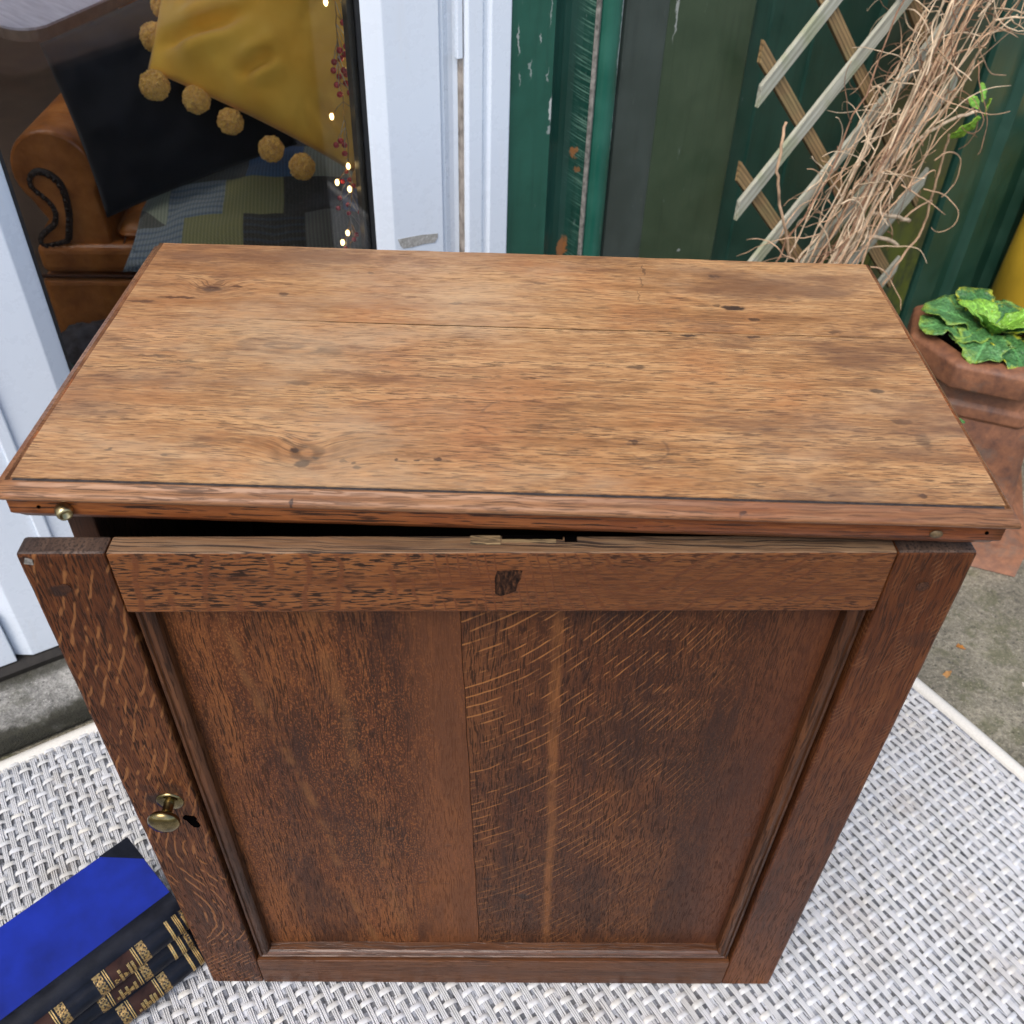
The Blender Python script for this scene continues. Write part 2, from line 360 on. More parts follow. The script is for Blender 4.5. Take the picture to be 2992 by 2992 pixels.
M_rail_t = oak('oak door top rail', 'x', tint=DT, spec=.2, dark=(.060, .019, .0075), mid=(.175, .065, .0225), light=(.29, .122, .043), off=(5, 9, 7), pore=.92, pore_len=95, pore_scale=800, pore_thr=.515, rough=(.34, .5), bump=.6,
    rays=[dict(f=f_rail, period=.021, width=.28, wig=1.3, wsc=(22, 22, 22), bsc=(45, 45, 30), b0=.42, col=(.125, .042, .016), str=.92)],
    extra=lambda n, c, X, Y, Z: n.mix(n.smooth(X, -.08, .12, 0, .5), c, n.mix(n.noise(n.sv(n.P, 40, 40, 400), 1, 3), (.030, .011, .006), (.125, .044, .018))),
    marks=[(-.0105, .622, .0025, .018, .95), (-.006, .6265, .010, .010, .75), (.006, .622, .004, .010, .7), (-.03, .642, .002, .006, .8), (-.049, .628, .0018, .006, .85), (-.27, .624, .004, .002, .6), (-.18, .618, .004, .003, .5)])
M_rail_b = oak('oak door bottom rail', 'x', tint=DT, spec=.2, dark=(.03, .012, .006), mid=(.088, .035, .016), light=(.14, .060, .028), off=(9, 2, 6), pore=.4, pore_len=20, rough=(.32, .48), blot=.5)
M_railtop = oak('oak door top edge', 'x', dark=(.07, .036, .020), mid=(.17, .095, .048), light=(.28, .18, .10), off=(3, 4, 8), pore=.9, pore_len=16, pore_scale=1000, rough=(.45, .6), bump=.5)
M_door_mould = oak('oak door moulding', 'z', tint=DT, spec=.2, dark=(.016, .007, .004), mid=(.046, .018, .008), light=(.115, .045, .018), off=(6, 6, 1), pore=.6, pore_len=30, pore_scale=500, rough=(.28, .42), streak=.3, blot=.8)
M_door_mould_b = oak('oak door bottom moulding', 'x', tint=DT, dark=(.026, .011, .006), mid=(.066, .027, .0125), light=(.13, .056, .026), off=(6, 6, 1), pore=.5, pore_len=24, pore_scale=600, rough=(.25, .36))
M_carcass = oak('oak carcass side', 'z', dark=(.03, .014, .008), mid=(.07, .03, .015), light=(.12, .055, .026), off=(2, 2, 5), rough=(.45, .6))
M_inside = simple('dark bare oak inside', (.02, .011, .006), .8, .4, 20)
M_brass = simple('aged brass', (.20, .155, .070), .2, .5, 120, .1, 1.0)
M_brass_b = simple('dull bright brass', (.42, .35, .19), .3, .4, 200, .1, 1.0)
M_iron = simple('dull nail metal', (.30, .28, .25), .5, .5, 400, .3, .6)
M_wax = simple('black grime', (.03, .026, .026), .55, .5, 300, .3)
M_hole = simple('black hole', (.002, .0015, .0015), 1.0, .2, 50, spec=0.0)

# ------------------------------------------------------------------ cabinet
H, D, W = .6944, .3155, .300
cab = thing('oak_cabinet', 'small antique oak cupboard with moulded top and its panelled door standing ajar', 'cabinet')
def wear(o, amp, sx=1.0):
    for v in o.data.vertices:
        p = Vector(v.co); v.co += Vector((0, mn.noise(p * 70 + Vector((3, 1, 2))) * amp, mn.noise(p * 60) * amp))
def board(name, y0, y1, mat, nx=60):
    # top board, its upper face gently uneven
    bm = bm_box(-W, W, y0, y1, H - .0096, H)
    bmesh.ops.bisect_plane
    for i in range(1, nx):
        x = -W + 2 * W * i / nx
        bmesh.ops.bisect_plane(bm, geom=bm.verts[:] + bm.edges[:] + bm.faces[:], plane_co=(x, 0, 0), plane_no=(1, 0, 0))
    for i in range(1, 8):
        y = y0 + (y1 - y0) * i / 8
        bmesh.ops.bisect_plane(bm, geom=bm.verts[:] + bm.edges[:] + bm.faces[:], plane_co=(0, y, 0), plane_no=(0, 1, 0))
    for v in bm.verts:
        e = min(v.co.y - y0, y1 - v.co.y)
        if v.co.z > H - .001:
            v.co.z += mn.noise(Vector((v.co.x * 7, v.co.y * 9, 1))) * .0006 - (.0006 if e < .0005 else 0)
        if y0 > .1 and v.co.y > y1 - .001: v.co.y += mn.noise(Vector((v.co.x * 30, 5, 2))) * .0008
        if y0 < .1 and v.co.y > y1 - .001: v.co.y += mn.noise(Vector((v.co.x * 9, 3, 3))) * .0005 + (.0006 if v.co.x < -.19 else -.0006)
    return bmobj(name, bm, mat, cab)
board('top_board', -.0005, .1924, M_top_front)
board('top_board', .1934, D, M_top_back)
box('joint_darkener', -W + .004, W - .004, .1915, .1945, H - .0090, H - .0012, M_hole, cab)  # black strip set under the board joint to add the gap's darkness
def sweep(name, prof, mat, closed_prof=True, sides=True, nseg=50, amp=.00018, y_end=D):
    """profile (outward offset, z) run round left, front and right of the top with mitred corners"""
    path = []
    for t in range(9): path.append(('L', t / 8))
    for t in range(1, nseg): path.append(('F', t / nseg))
    for t in range(9): path.append(('R', t / 8))
    V = []; F = []; m = len(prof)
    for k, t in path:
        for (o, z) in prof:
            if k != 'F' and 0 < o < .004 and t * (1 if k == 'L' else -1) != (1 if k == 'L' else 0): z = H - .0007
            sx = o * (.75 if (k == 'L' or (k == 'F' and t < .5)) else .5)
            if k == 'L': p = Vector((-W - sx, y_end + (-o - y_end) * t, z))
            elif k == 'R': p = Vector((W + sx, -o + (y_end + o) * t, z))
            else: p = Vector((-W - o * .75 + (2 * W + o * 1.25) * t, -o, z))
            q = Vector((mn.noise(p * 45) , mn.noise(p * 45 + Vector((9, 0, 0))), mn.noise(p * 60 + Vector((0, 7, 0)))))
            V.append(p + q * amp * (1 if z < H - .002 else .4))
    for i in range(len(path) - 1):
        for j in range(m):
            j2 = (j + 1) % m
            F.append((i * m + j, (i + 1) * m + j, (i + 1) * m + j2, i * m + j2))
    F.append(tuple(range(m))); F.append(tuple(range((len(path) - 1) * m, len(path) * m))[::-1])
    o = mesh(name, V, F, mat, cab, smooth=True)
    fixn(o)
    return o
prof_top = [(.0000, H - .0016), (.0006, H - .0030), (.0030, H - .0030), (.0036, H - .0008), (.0044, H - .0004), (.0054, H - .0011), (.0066, H - .0025), (.0084, H - .0032), (.0104, H - .0035), (.0122, H - .0043),
            (.0133, H - .0057), (.0136, H - .0071), (.0131, H - .0085), (.0119, H - .0094), (.0100, H - .0096), (.0000, H - .0096)]
sw = sweep('edge_moulding', prof_top, M_mould)
# groove packed with old black wax
V = []; F = []
for i in range(81):
    x = -W + .001 + (2 * W - .002) * i / 80; a = mn.noise(Vector((x * 80, 2, 2))) * .0003; b = mn.noise(Vector((x * 50, 7, 2))) * .0003
    V += [(x, -.0003 + a, H - .0016), (x, -.0033 + a, H - .0014 + b), (x, -.0033, H - .0029), (x, -.0003, H - .0029)]
F = [(i * 4 + k, i * 4 + (k + 1) % 4, i * 4 + 4 + (k + 1) % 4, i * 4 + 4 + k) for i in range(80) for k in range(4)]
fixn(mesh('groove_wax', V, F, M_wax, cab))
prof_und = [(-.020, H - .0104), (.0060, H - .0104), (.0064, H - .0112), (.0066, H - .0240), (.0056, H - .0254), (.0030, H - .0280), (.0002, H - .0318), (-.0010, H - .0326), (-.020, H - .0326)]
sweep('under_moulding', prof_und, M_under, amp=.0004)
zt = H - .0328
box('side_panel', -.288, -.270, .0185, D - .004, .004, zt, M_carcass, cab, .001)
box('side_panel', .270, .288, .0185, D - .004, .004, zt, M_carcass, cab, .001)
box('back_panel', -.2695, .2695, D - .016, D - .006, .004, zt, M_inside, cab)
box('base_panel', -.2695, .2695, .0185, D - .0165, .004, .020, M_inside, cab)
# door: u from hinge edge (right) to the left, v up, w outwards; the old door is slightly twisted
DA, DTW, DH, DX, DY, DZ = .0313, .0119, .6487, .2982, -.00005, .005
def dp(c):
    u, w_, v = c
    a = DA + DTW * (2 * v / DH - 1)
    return Vector((DX - u * math.cos(a) + w_ * math.sin(a), DY - u * math.sin(a) - w_ * math.cos(a), DZ + v))
def dbox(name, u0, u1, v0, v1, w0, w1, mat, bev=.0009, cuts=(), amp=.0, cutv=0):
    bm = bm_box(u0, u1, w0, w1, v0, v1, bev, 2)
    if cutv:
        for i in range(1, cutv):
            bmesh.ops.bisect_plane(bm, geom=bm.verts[:] + bm.edges[:] + bm.faces[:], plane_co=(0, 0, v0 + (v1 - v0) * i / cutv), plane_no=(0, 0, 1))
    if cuts:
        for i in range(1, cuts):
            bmesh.ops.bisect_plane(bm, geom=bm.verts[:] + bm.edges[:] + bm.faces[:], plane_co=(u0 + (u1 - u0) * i / cuts, 0, 0), plane_no=(1, 0, 0))
    for v in bm.verts:
        j = Vector((mn.noise(v.co * 40), 0, mn.noise(v.co * 40 + Vector((5, 5, 5))))) * amp
        v.co = dp(v.co + j)
    return bmobj(name, bm, mat, cab)
T = .0165
ls = dbox('door_stile', .5452, .599, 0, DH, -T, 0, M_stile_l, .0022, 0, .0005, 40)
rs = dbox('door_stile', 0, .0515, 0, DH, -T, 0, M_stile_r, .0022, 0, .0005, 40)
M_end = oak('oak end grain', 'y', dark=(.014, .010, .009), mid=(.045, .026, .018), light=(.10, .06, .04), off=(3, 1, 1), pore=.7, pore_len=500, pore_scale=500, rough=(.45, .65), blot=1.2)
for st_ in (ls, rs):
    st_.data.materials.append(M_end)
    for p in st_.data.polygons:
        if p.normal.z > .6: p.material_index = 1
rt = dbox('door_rail', .0519, .5448, .5945, DH - .0002, -T + .0002, -.0003, M_rail_t, .0012, 40, .0004)
rt.data.materials.append(M_railtop)
for p in rt.data.polygons:
    if p.normal.z > .7: p.material_index = 1
dbox('door_rail', .0519, .5448, .0002, .0535, -T + .0002, -.0003, M_rail_b, .0010, 40, .0003)
def seam_u(v): return .3295 - (.583 - v) * .029 * 1.0
def dpoly(name, pts, w0, w1, mat):
    bm = bmesh.new(); A = [bm.verts.new(dp((u, w0, v))) for u, v in pts]; B = [bm.verts.new(dp((u, w1, v))) for u, v in pts]
    n_ = len(pts); bm.faces.new(A); bm.faces.new(B[::-1])
    for i in range(n_): bm.faces.new((A[i], A[(i + 1) % n_], B[(i + 1) % n_], B[i]))
    return bmobj(name, bm, mat, cab)
vs_ = [.048 + (.60 - .048) * i / 20 for i in range(21)]
jit = lambda i: .0004 * math.sin(i * 1.9)
dpoly('door_panel_board', [(.046, .048)] + [(seam_u(v) - .00025 + jit(i), v) for i, v in enumerate(vs_)] + [(.046, .60)], -.0163, -.0140, M_panel_r)
dpoly('door_panel_board', [(.551, .048)] + [(seam_u(v) + .00025 + jit(i), v) for i, v in enumerate(vs_)] + [(.551, .60)], -.0163, -.0143, M_panel_l)
# panel mouldings: left, right, bottom (section: distance from frame edge, w)
mp = [(0, -.0095), (.0024, -.0095), (.0029, -.0046), (.0040, -.0030), (.0060, -.0027), (.0070, -.0042), (.0082, -.0044), (.0090, -.0026), (.0118, -.0024), (.0136, -.0040), (.0149, -.0060), (.0152, -.0141)]
def mould(name, pa, pb, ina, inb, mat):
    V = []; F = []; m = len(mp); K = 40
    for i in range(K + 1):
        t = i / K
        for s, w_ in mp:
            a = (pa[0] + ina[0] * s, pa[1] + ina[1] * s); b = (pb[0] + inb[0] * s, pb[1] + inb[1] * s)
            u = a[0] + (b[0] - a[0]) * t; v = a[1] + (b[1] - a[1]) * t
            j = mn.noise(Vector((u * 60, v * 60, s * 300))) * .0004
            V.append(dp((u, w_ + j, v)))
    for i in range(K):
        for j in range(m - 1): F.append((i * m + j, (i + 1) * m + j, (i + 1) * m + j + 1, i * m + j + 1))
    o = mesh(name, V, F, mat, cab); fixn(o); return o
mould('door_moulding', (.5448, .0537), (.5448, .5943), (-1, 1), (-1, 0), M_door_mould)
mould('door_moulding', (.0519, .0537), (.0519, .5943), (1, 1), (1, 0), M_door_mould)
mould('door_moulding', (.0519, .0537), (.5448, .0537), (1, 1), (-1, 1), M_door_mould_b)
# knob, keyhole, pegs, nail, lock mortise
def onto(u, v, w_=0.0):
    a = DA + DTW * (2 * v / DH - 1)
    x = Vector((-math.cos(a), -math.sin(a), 0)); nrm = Vector((math.sin(a), -math.cos(a), 0)); z = Vector((0, 0, 1))
    M4 = Matrix((( -x.x, z.x, nrm.x, 0), (-x.y, z.y, nrm.y, 0), (-x.z, z.z, nrm.z, 0), (0, 0, 0, 1)))
    return Matrix.Translation(dp((u, w_, v))) @ M4
KU, KV = .5665, .3655
kn = lathe('door_knob', [(.0045, .002), (.0042, .006), (.0040, .010), (.0046, .0125), (.0085, .0138), (.0118, .0160), (.0130, .0185), (.0124, .0205), (.0095, .0228), (.005, .0242), (0, .0246)], M_brass, cab, 32, onto(KU, KV))
kp = lathe('knob_plate', [(0, -.002), (.0112, -.002), (.0113, .0008), (.0100, .0018), (.007, .0022), (.0045, .0026), (0, .0026)], M_brass, kn, 32, onto(KU, KV))
def dec(name, pts, u, v, mat, w0=.0002, w1=.0004, parent=cab):
    Mx = onto(u, v); bm = bmesh.new()
    A = [bm.verts.new(Mx @ Vector((x, y, w1))) for x, y in pts]; B = [bm.verts.new(Mx @ Vector((x, y, w0 - .004))) for x, y in pts]
    k = len(pts); bm.faces.new(A); bm.faces.new(B[::-1])
    for i in range(k): bm.faces.new((A[i], A[(i + 1) % k], B[(i + 1) % k], B[i]))
    return bmobj(name, bm, mat, parent)
dec('keyhole', [(-.0052, .0070), (-.0025, .0098), (.001, .0085), (.0045, .0080), (.0058, .0045), (.0046, .0008), (.0062, -.003), (.0066, -.0075), (.0045, -.0098), (.0010, -.0092), (-.0012, -.0045), (-.0030, .001), (-.0055, .0035)], .5560, .3340, M_hole)
pegm = oak('oak peg end', 'y', spec=.15, dark=(.02, .010, .007), mid=(.05, .021, .012), light=(.10, .045, .022))
dec('wooden_peg', [(.0042 * math.cos(t * .524) , .0038 * math.sin(t * .524)) for t in range(12)], .5775, .6185, pegm, 0, .0007)
dec('wooden_peg', [(.0042 * math.cos(t * .524) , .0042 * math.sin(t * .524)) for t in range(12)], .0268, .6185, pegm, 0, .0004)
dec('nail_head', [(-.003, -.002), (.0025, -.003), (.003, .0015), (-.001, .003)], .5928, .6425, M_iron, 0, .0005)
# old lock cut-out on the top edge of the door
def strip_on_top(name, u0, u1, w0, w1, mat, h=.0004):
    return dbox(name, u0, u1, DH - .003, DH + h, w0, w1, mat, .0001)
M_chip = oak('pale chipped wood', 'x', dark=(.10, .06, .03), mid=(.22, .145, .07), light=(.36, .26, .13), pore=.9, pore_thr=.53, pore_len=60, rough=(.6, .8))
strip_on_top('lock_mortise', .303, .322, -.0160, -.0082, M_chip)
strip_on_top('lock_mortise', .268, .3025, -.0125, -.0098, M_chip, .0003)
strip_on_top('lock_mortise', .2635, .302, -.0162, -.0127, M_hole, .0003)
strip_on_top('lock_mortise', .2545, .2625, -.0160, -.0105, M_hole, .0003)
def gouge():
    n = N('rough splintered gouge'); f = n.noise(n.sv(n.P, 420, 420, 150), 1, 4, .7); X, Y, Z = n.xyz()
    c = n.ramp(f, [(.36, (.007, .004, .003)), (.52, (.032, .014, .008)), (.66, (.11, .044, .020))])
    c = n.mix(n.smooth(X, -.0078, -.0050, .95, 0), c, (.006, .004, .003))
    return n.fin(c, .9, n.bump(f, .9, .002), spec=.1)
dec('chisel_mark', [(-.0070, -.010), (-.0075, .004), (-.0060, .0105), (.006, .0112), (.0098, .0105), (.0092, .004), (.0072, -.001), (.0062, -.008), (.003, -.0095), (-.0035, -.0125)], .2990, .6225, gouge(), 0, .00015)
# fittings on the under moulding
pin = thing('brass_catch', 'short brass catch stub screwed into the left end of the cupboard moulding', 'catch', (-.2722, -.0066, .6760))
lathe('barrel', [(.0022, 0), (.0046, .0005), (.0052, .003), (.0050, .0062), (.0042, .0078), (.0030, .0074), (.0026, .0045), (0, .0045)], M_brass_b, pin, 20, Matrix.Rotation(R(35), 4, 'Z') @ Matrix.Rotation(R(102), 4, 'X'))
lathe('screw_plug', [(0, .0006), (.0040, .0006), (.0042, 0), (0, -.003)], simple('filled screw head', (.13, .085, .04), .5, .5, 300, .4, .3), cab, 14, Matrix.Translation((.262, -.0069, .6745)) @ Matrix.Rotation(R(90), 4, 'X') @ Matrix.Diagonal((1, .75, 1, 1)))
lathe('screw_hole', [(0, .0004), (.0011, .0004), (.0012, -.001)], M_hole, cab, 10, Matrix.Translation((.2925, -.0069, .6765)) @ Matrix.Rotation(R(90), 4, 'X'))
lathe('screw_hole', [(0, .0004), (.0011, .0004), (.0012, -.001)], M_hole, cab, 10, Matrix.Translation((-.2865, -.0069, .6755)) @ Matrix.Rotation(R(90), 4, 'X'))

# ------------------------------------------------------------------ house side: local frame s along the wall, n into the house, z up
HA = R(33); HO = Vector((-.673, .367, 0)); HU = Vector((math.cos(HA), math.sin(HA), 0)); HN = Vector((-math.sin(HA), math.cos(HA), 0))
def hw(s, n, z): return HO + HU * s + HN * n + Vector((0, 0, z))
def hthing(name, label, cat, s=0, n=0, z=0, group=None):
    return thing(name, label, cat, hw(s, n, z), HA, group)
def hroot_struct(o): o.location = HO; o.rotation_euler = (0, 0, HA); o['kind'] = 'structure'; return o

# ground
def concrete(name, base, moss, seed, mossamt, sc=1.0):
    n = N(name); P = n.sv(n.P, 1, 1, 1, seed, seed * .7, 0)
    f = n.noise(P, 9 * sc, 6, .65); g = n.noise(P, 120 * sc, 4, .7); h = n.noise(P, 420 * sc, 2, .6)
    c = n.ramp(n.add(n.mul(f, .35), n.add(n.mul(g, .4), n.mul(h, .25))), [(.32, [q * .25 for q in base]), (.48, base), (.62, [min(1, q * 2.1) for q in base])])
    ms = n.noise(n.sv(P, 1, 1, 1, 4, 4, 4), 14 * sc, 6, .7)
    c = n.mix(n.smooth(ms, .48, .62, 0, mossamt), c, moss)
    sp = n.voro(P, 160 * sc); c = n.mix(n.smooth(sp, .12, .2, .55, 0), c, [min(1, q * 2.6) for q in base])
    sp2 = n.voro(n.sv(P, 1, 1, 1, 7, 7, 7), 90 * sc); c = n.mix(n.smooth(sp2, .1, .2, .7, 0), c, [q * .22 for q in base])
    return n, c, n.bump(n.add(n.mul(g, 1.0), n.mul(h, .5)), .8, .004)
n_, c_, b_ = concrete('mossy concrete', (.165, .150, .112), (.085, .088, .036), 1.0, .6); M_ground = n_.fin(c_, .85, b_)
bm = bmesh.new()
for q in ((-40, -40), (40, -40), (40, 40), (-40, 40)): bm.verts.new((q[0], q[1], -.008))
bm.faces.new(bm.verts[:]); tag(bmobj('ground', bm, M_ground), kind='structure')
n_, c_, b_ = concrete('door step concrete', (.20, .195, .18), (.05, .052, .022), 5.0, .35)
X, Y, Z = n_.xyz()
edge = n_.add(n_.smooth(n_.add(Y, n_.mul(n_.sub(n_.noise(n_.P, 26, 4, .65), .5), .05)), -.074, -.096, 0, .96), n_.smooth(n_.add(Y, n_.mul(n_.sub(n_.noise(n_.P, 16, 4), .5), .03)), -.030, -.012, 0, .8))  # dark mossy front edge, and the door's shadow painted along the back
c_ = n_.mix(edge, c_, n_.mix(n_.noise(n_.P, 60, 3), (.010, .009, .006), (.035, .034, .018)))
M_step = n_.fin(c_, .9, b_)
bm = bm_box(-1.6, .80, -.100, .12, -.006, .030, .008, 3)
st = hroot_struct(bmobj('door_step', bm, M_step))

# ------------------------------------------------------------------ rug
PS, PN = .01075, .0156
rug = hthing('rug', 'white and grey woven outdoor rug with bound edges under the oak cupboard', 'rug', 0, 0, 0)
def cellmat(name, cols, rough, ox, beads=False):
    n = N(name); X, Y, Z = n.xyz()
    cx = n.m('FLOOR', n.add(n.m('DIVIDE', X, PS), ox)); cy = n.m('FLOOR', n.add(n.m('DIVIDE', Y, PN), .5))
    wv = n.white(n.vec(cx, cy, 3.3))
    c = n.ramp(wv, cols)
    nb = None
    if beads:
        sgn = n.m('SINE', n.add(n.mul(Y, 2 * math.pi / .00165), n.mul(n.white(n.vec(n.m('FLOOR', n.m('DIVIDE', X, .0021)), 0, 0)), 6.28)))
        c = n.mix(n.smooth(sgn, -1, .0, .38, 0), c, (.30, .31, .35))
        nb = n.bump(sgn, .35, .0005)
    else:
        nb = n.bump(n.noise(n.sv(n.P, 900, 120, 900), 1, 2), .15, .0005)
    ft = n.noise(n.P, 11, 5, .65); c = n.mix(n.smooth(ft, .48, .72, 0, .30), c, (.35, .28, .2))
    return n.fin(c, rough, nb)
M_weft = cellmat('white plastic weft tape', [(0, (.52, .52, .50)), (.5, (.54, .555, .58)), (1, (.60, .585, .54))], .42, .5)
M_warp = cellmat('white corded warp', [(0, (.54, .545, .54)), (1, (.62, .625, .64))], .6, .5, True)
M_gapy = cellmat('grey under yarn', [(0, (.06, .065, .075)), (.25, (.20, .215, .25)), (.6, (.40, .42, .46)), (1, (.60, .62, .66))], .6, 0.0)
M_back = simple('dark rug backing', (.16, .165, .18), .9, .5, 300)
M_bind = simple('cream rug binding', (.62, .60, .55), .6, .08, 500, .25, spec=.3)
SMIN, SMAX, NMAX, NMIN = -.32, 1.096, -.124, -1.24
I0, I1 = int(SMIN / PS) - 1, int((SMAX - .012) / PS); J0, J1 = int(-NMAX / PN) + 1, int(-NMIN / PN) + 1
def vis(s, n):   # leave out the weave well outside the picture or hidden under the cupboard
    p = HO + HU * s + HN * n
    if abs(p.x) < .27 and .04 < p.y < .30: return False
    return True
V = []; F = []
LW, WW = .0156, .0056
for i in range(I0, I1 + 1):
    for j in range(J0, J1 + 1):
        if (i + j) % 2: continue
        s = i * PS; n_ = -j * PN
        if not vis(s, n_): continue
        b = len(V); hj = rnd.uniform(-.0003, .0005); tw = rnd.uniform(-.0009, .0009); wj = WW * rnd.uniform(.88, 1.12); sh = rnd.uniform(-.0007, .0007)
        for a in range(6):
            t = a / 5 * 2 - 1
            for q in range(4):
                r = q / 3 * 2 - 1
                V.append((s + sh + t * LW / 2, n_ + r * wj / 2 * (1 - .12 * t ** 4) + tw * t, .0032 + hj - .0030 * t ** 6 - .0007 * r * r - .0004 * t * t))
        for a in range(5):
            for q in range(3): F.append((b + a * 4 + q, b + (a + 1) * 4 + q, b + (a + 1) * 4 + q + 1, b + a * 4 + q + 1))
mesh('weft_tape', V, F, M_weft, rug, smooth=True, kind='stuff')
V = []; F = []
for i in range(I0, I1 + 1):
    s = i * PS
    for k in (-1, 0, 1):
        prev = None
        off = k * .00205 + rnd.uniform(-.0003, .0003)
        ns = (J1 - J0 + 1) * 4
        for q in range(ns):
            n_ = -(J0 - .5 + q / 4.0) * PN
            if not vis(s, n_): prev = None; continue
            ph = (-n_ / PN) - i
            z = .0008 - .0006 * math.cos(math.pi * ph)
            ss = s + off * (1 + .03 * math.cos(math.pi * ph)) + mn.noise(Vector((s * 300, n_ * 45, k))) * .0002
            b = len(V); r = .00098
            V += [(ss - r, n_, z - .0006), (ss - r * .6, n_, z + r * .62), (ss + r * .6, n_, z + r * .62), (ss + r, n_, z - .0006)]
            if prev is not None:
                for e in range(3): F.append((prev + e, prev + e + 1, b + e + 1, b + e))
            prev = b
mesh('warp_cord', V, F, M_warp, rug, smooth=True, kind='stuff')
V = []; F = []
for i in range(I0, I1 + 1):
    for j in range(J0, J1 + 1):
        s = (i + .5) * PS; n_ = -j * PN
        if not vis(s, n_): continue
        for e in (-1, 1):
            if rnd.random() < .25: continue
            b = len(V); ww = rnd.uniform(.0007, .0013); o_ = s + e * .0011 + rnd.uniform(-.0005, .0005); sl = rnd.uniform(-.0008, .0008); zz = rnd.uniform(-.0012, .0008)
            for t in (-1, 0, 1):
                V += [(o_ - ww + sl * t, n_ + t * PN * .52, zz - .0012 * t * t), (o_ + ww + sl * t, n_ + t * PN * .52, zz - .0012 * t * t)]
            F += [(b, b + 1, b + 3, b + 2), (b + 2, b + 3, b + 5, b + 4)]
mesh('under_yarn', V, F, M_gapy, rug, kind='stuff')
box('backing', -.9, SMAX, -1.7, NMAX, -.0055, -.0022, M_back, rug)
def bind(pts, wdir, wid):
    V = []; F = []
    K = 10
    for p in pts:
        for a in range(K + 1):
            t = a / K
            j = mn.noise(Vector((p[0] * 9, p[1] * 9, 2))) * .0015
            V.append((p[0] + wdir[0] * (t * wid + j), p[1] + wdir[1] * (t * wid + j), -.0050 + .0098 * math.sin(math.pi * min(1, max(0, t * .9 + .1))) ** .55))
    for i in range(len(pts) - 1):
        for a in range(K): F.append((i * (K + 1) + a, (i + 1) * (K + 1) + a, (i + 1) * (K + 1) + a + 1, i * (K + 1) + a + 1))
    o = mesh('edge_binding', V, F, M_bind, rug, smooth=True); fixn(o)
bind([(1.104, -.110 - 1.6 * i / 60) for i in range(61)], (-1, 0), .020)
bind([(-.9 + 1.984 * i / 60, -.1085) for i in range(61)], (0, -1), .0205)

# ------------------------------------------------------------------ books
M_blue = simple('royal blue book cloth', (.004, .016, .21), .42, .3, 25, .15, spec=.3)
def leath(name, c):
    n = N(name); f = n.noise(n.P, 60, 5, .6); g = n.voro(n.P, 900)
    return n.fin(n.ramp(f, [(.3, [q * .6 for q in c]), (.7, [q * 1.5 for q in c])]), n.smooth(f, .3, .7, .28, .45), n.bump(n.add(g, f), .2, .0004), spec=.16)
M_leather = leath('dark navy book leather', (.0055, .0070, .0125)); M_label = leath('brown title label', (.030, .012, .008)); M_spineback = leath('worn maroon leather', (.12, .03, .03))
n_ = N('tooled gilt'); f_ = n_.noise(n_.P, 380, 2, .6); v_ = n_.voro(n_.P, 420)
M_giltpat = n_.fin(n_.mix(n_.smooth(v_, .34, .50), (.02, .014, .01), n_.ramp(f_, [(.3, (.20, .12, .04)), (.7, (.50, .33, .13))])), n_.smooth(v_, .3, .4, .6, .32), n_.bump(v_, .5, .0006), n_.smooth(v_, .28, .42, 0, .75))
M_gilt = simple('gilt line', (.60, .40, .15), .32, .3, 600, .2, .8)
M_page = simple('book page edges', (.42, .33, .22), .8, .3, 900, .3)
BW = Vector((.707, -.707, 0)); BL = Vector((-.743, -.669, 0))
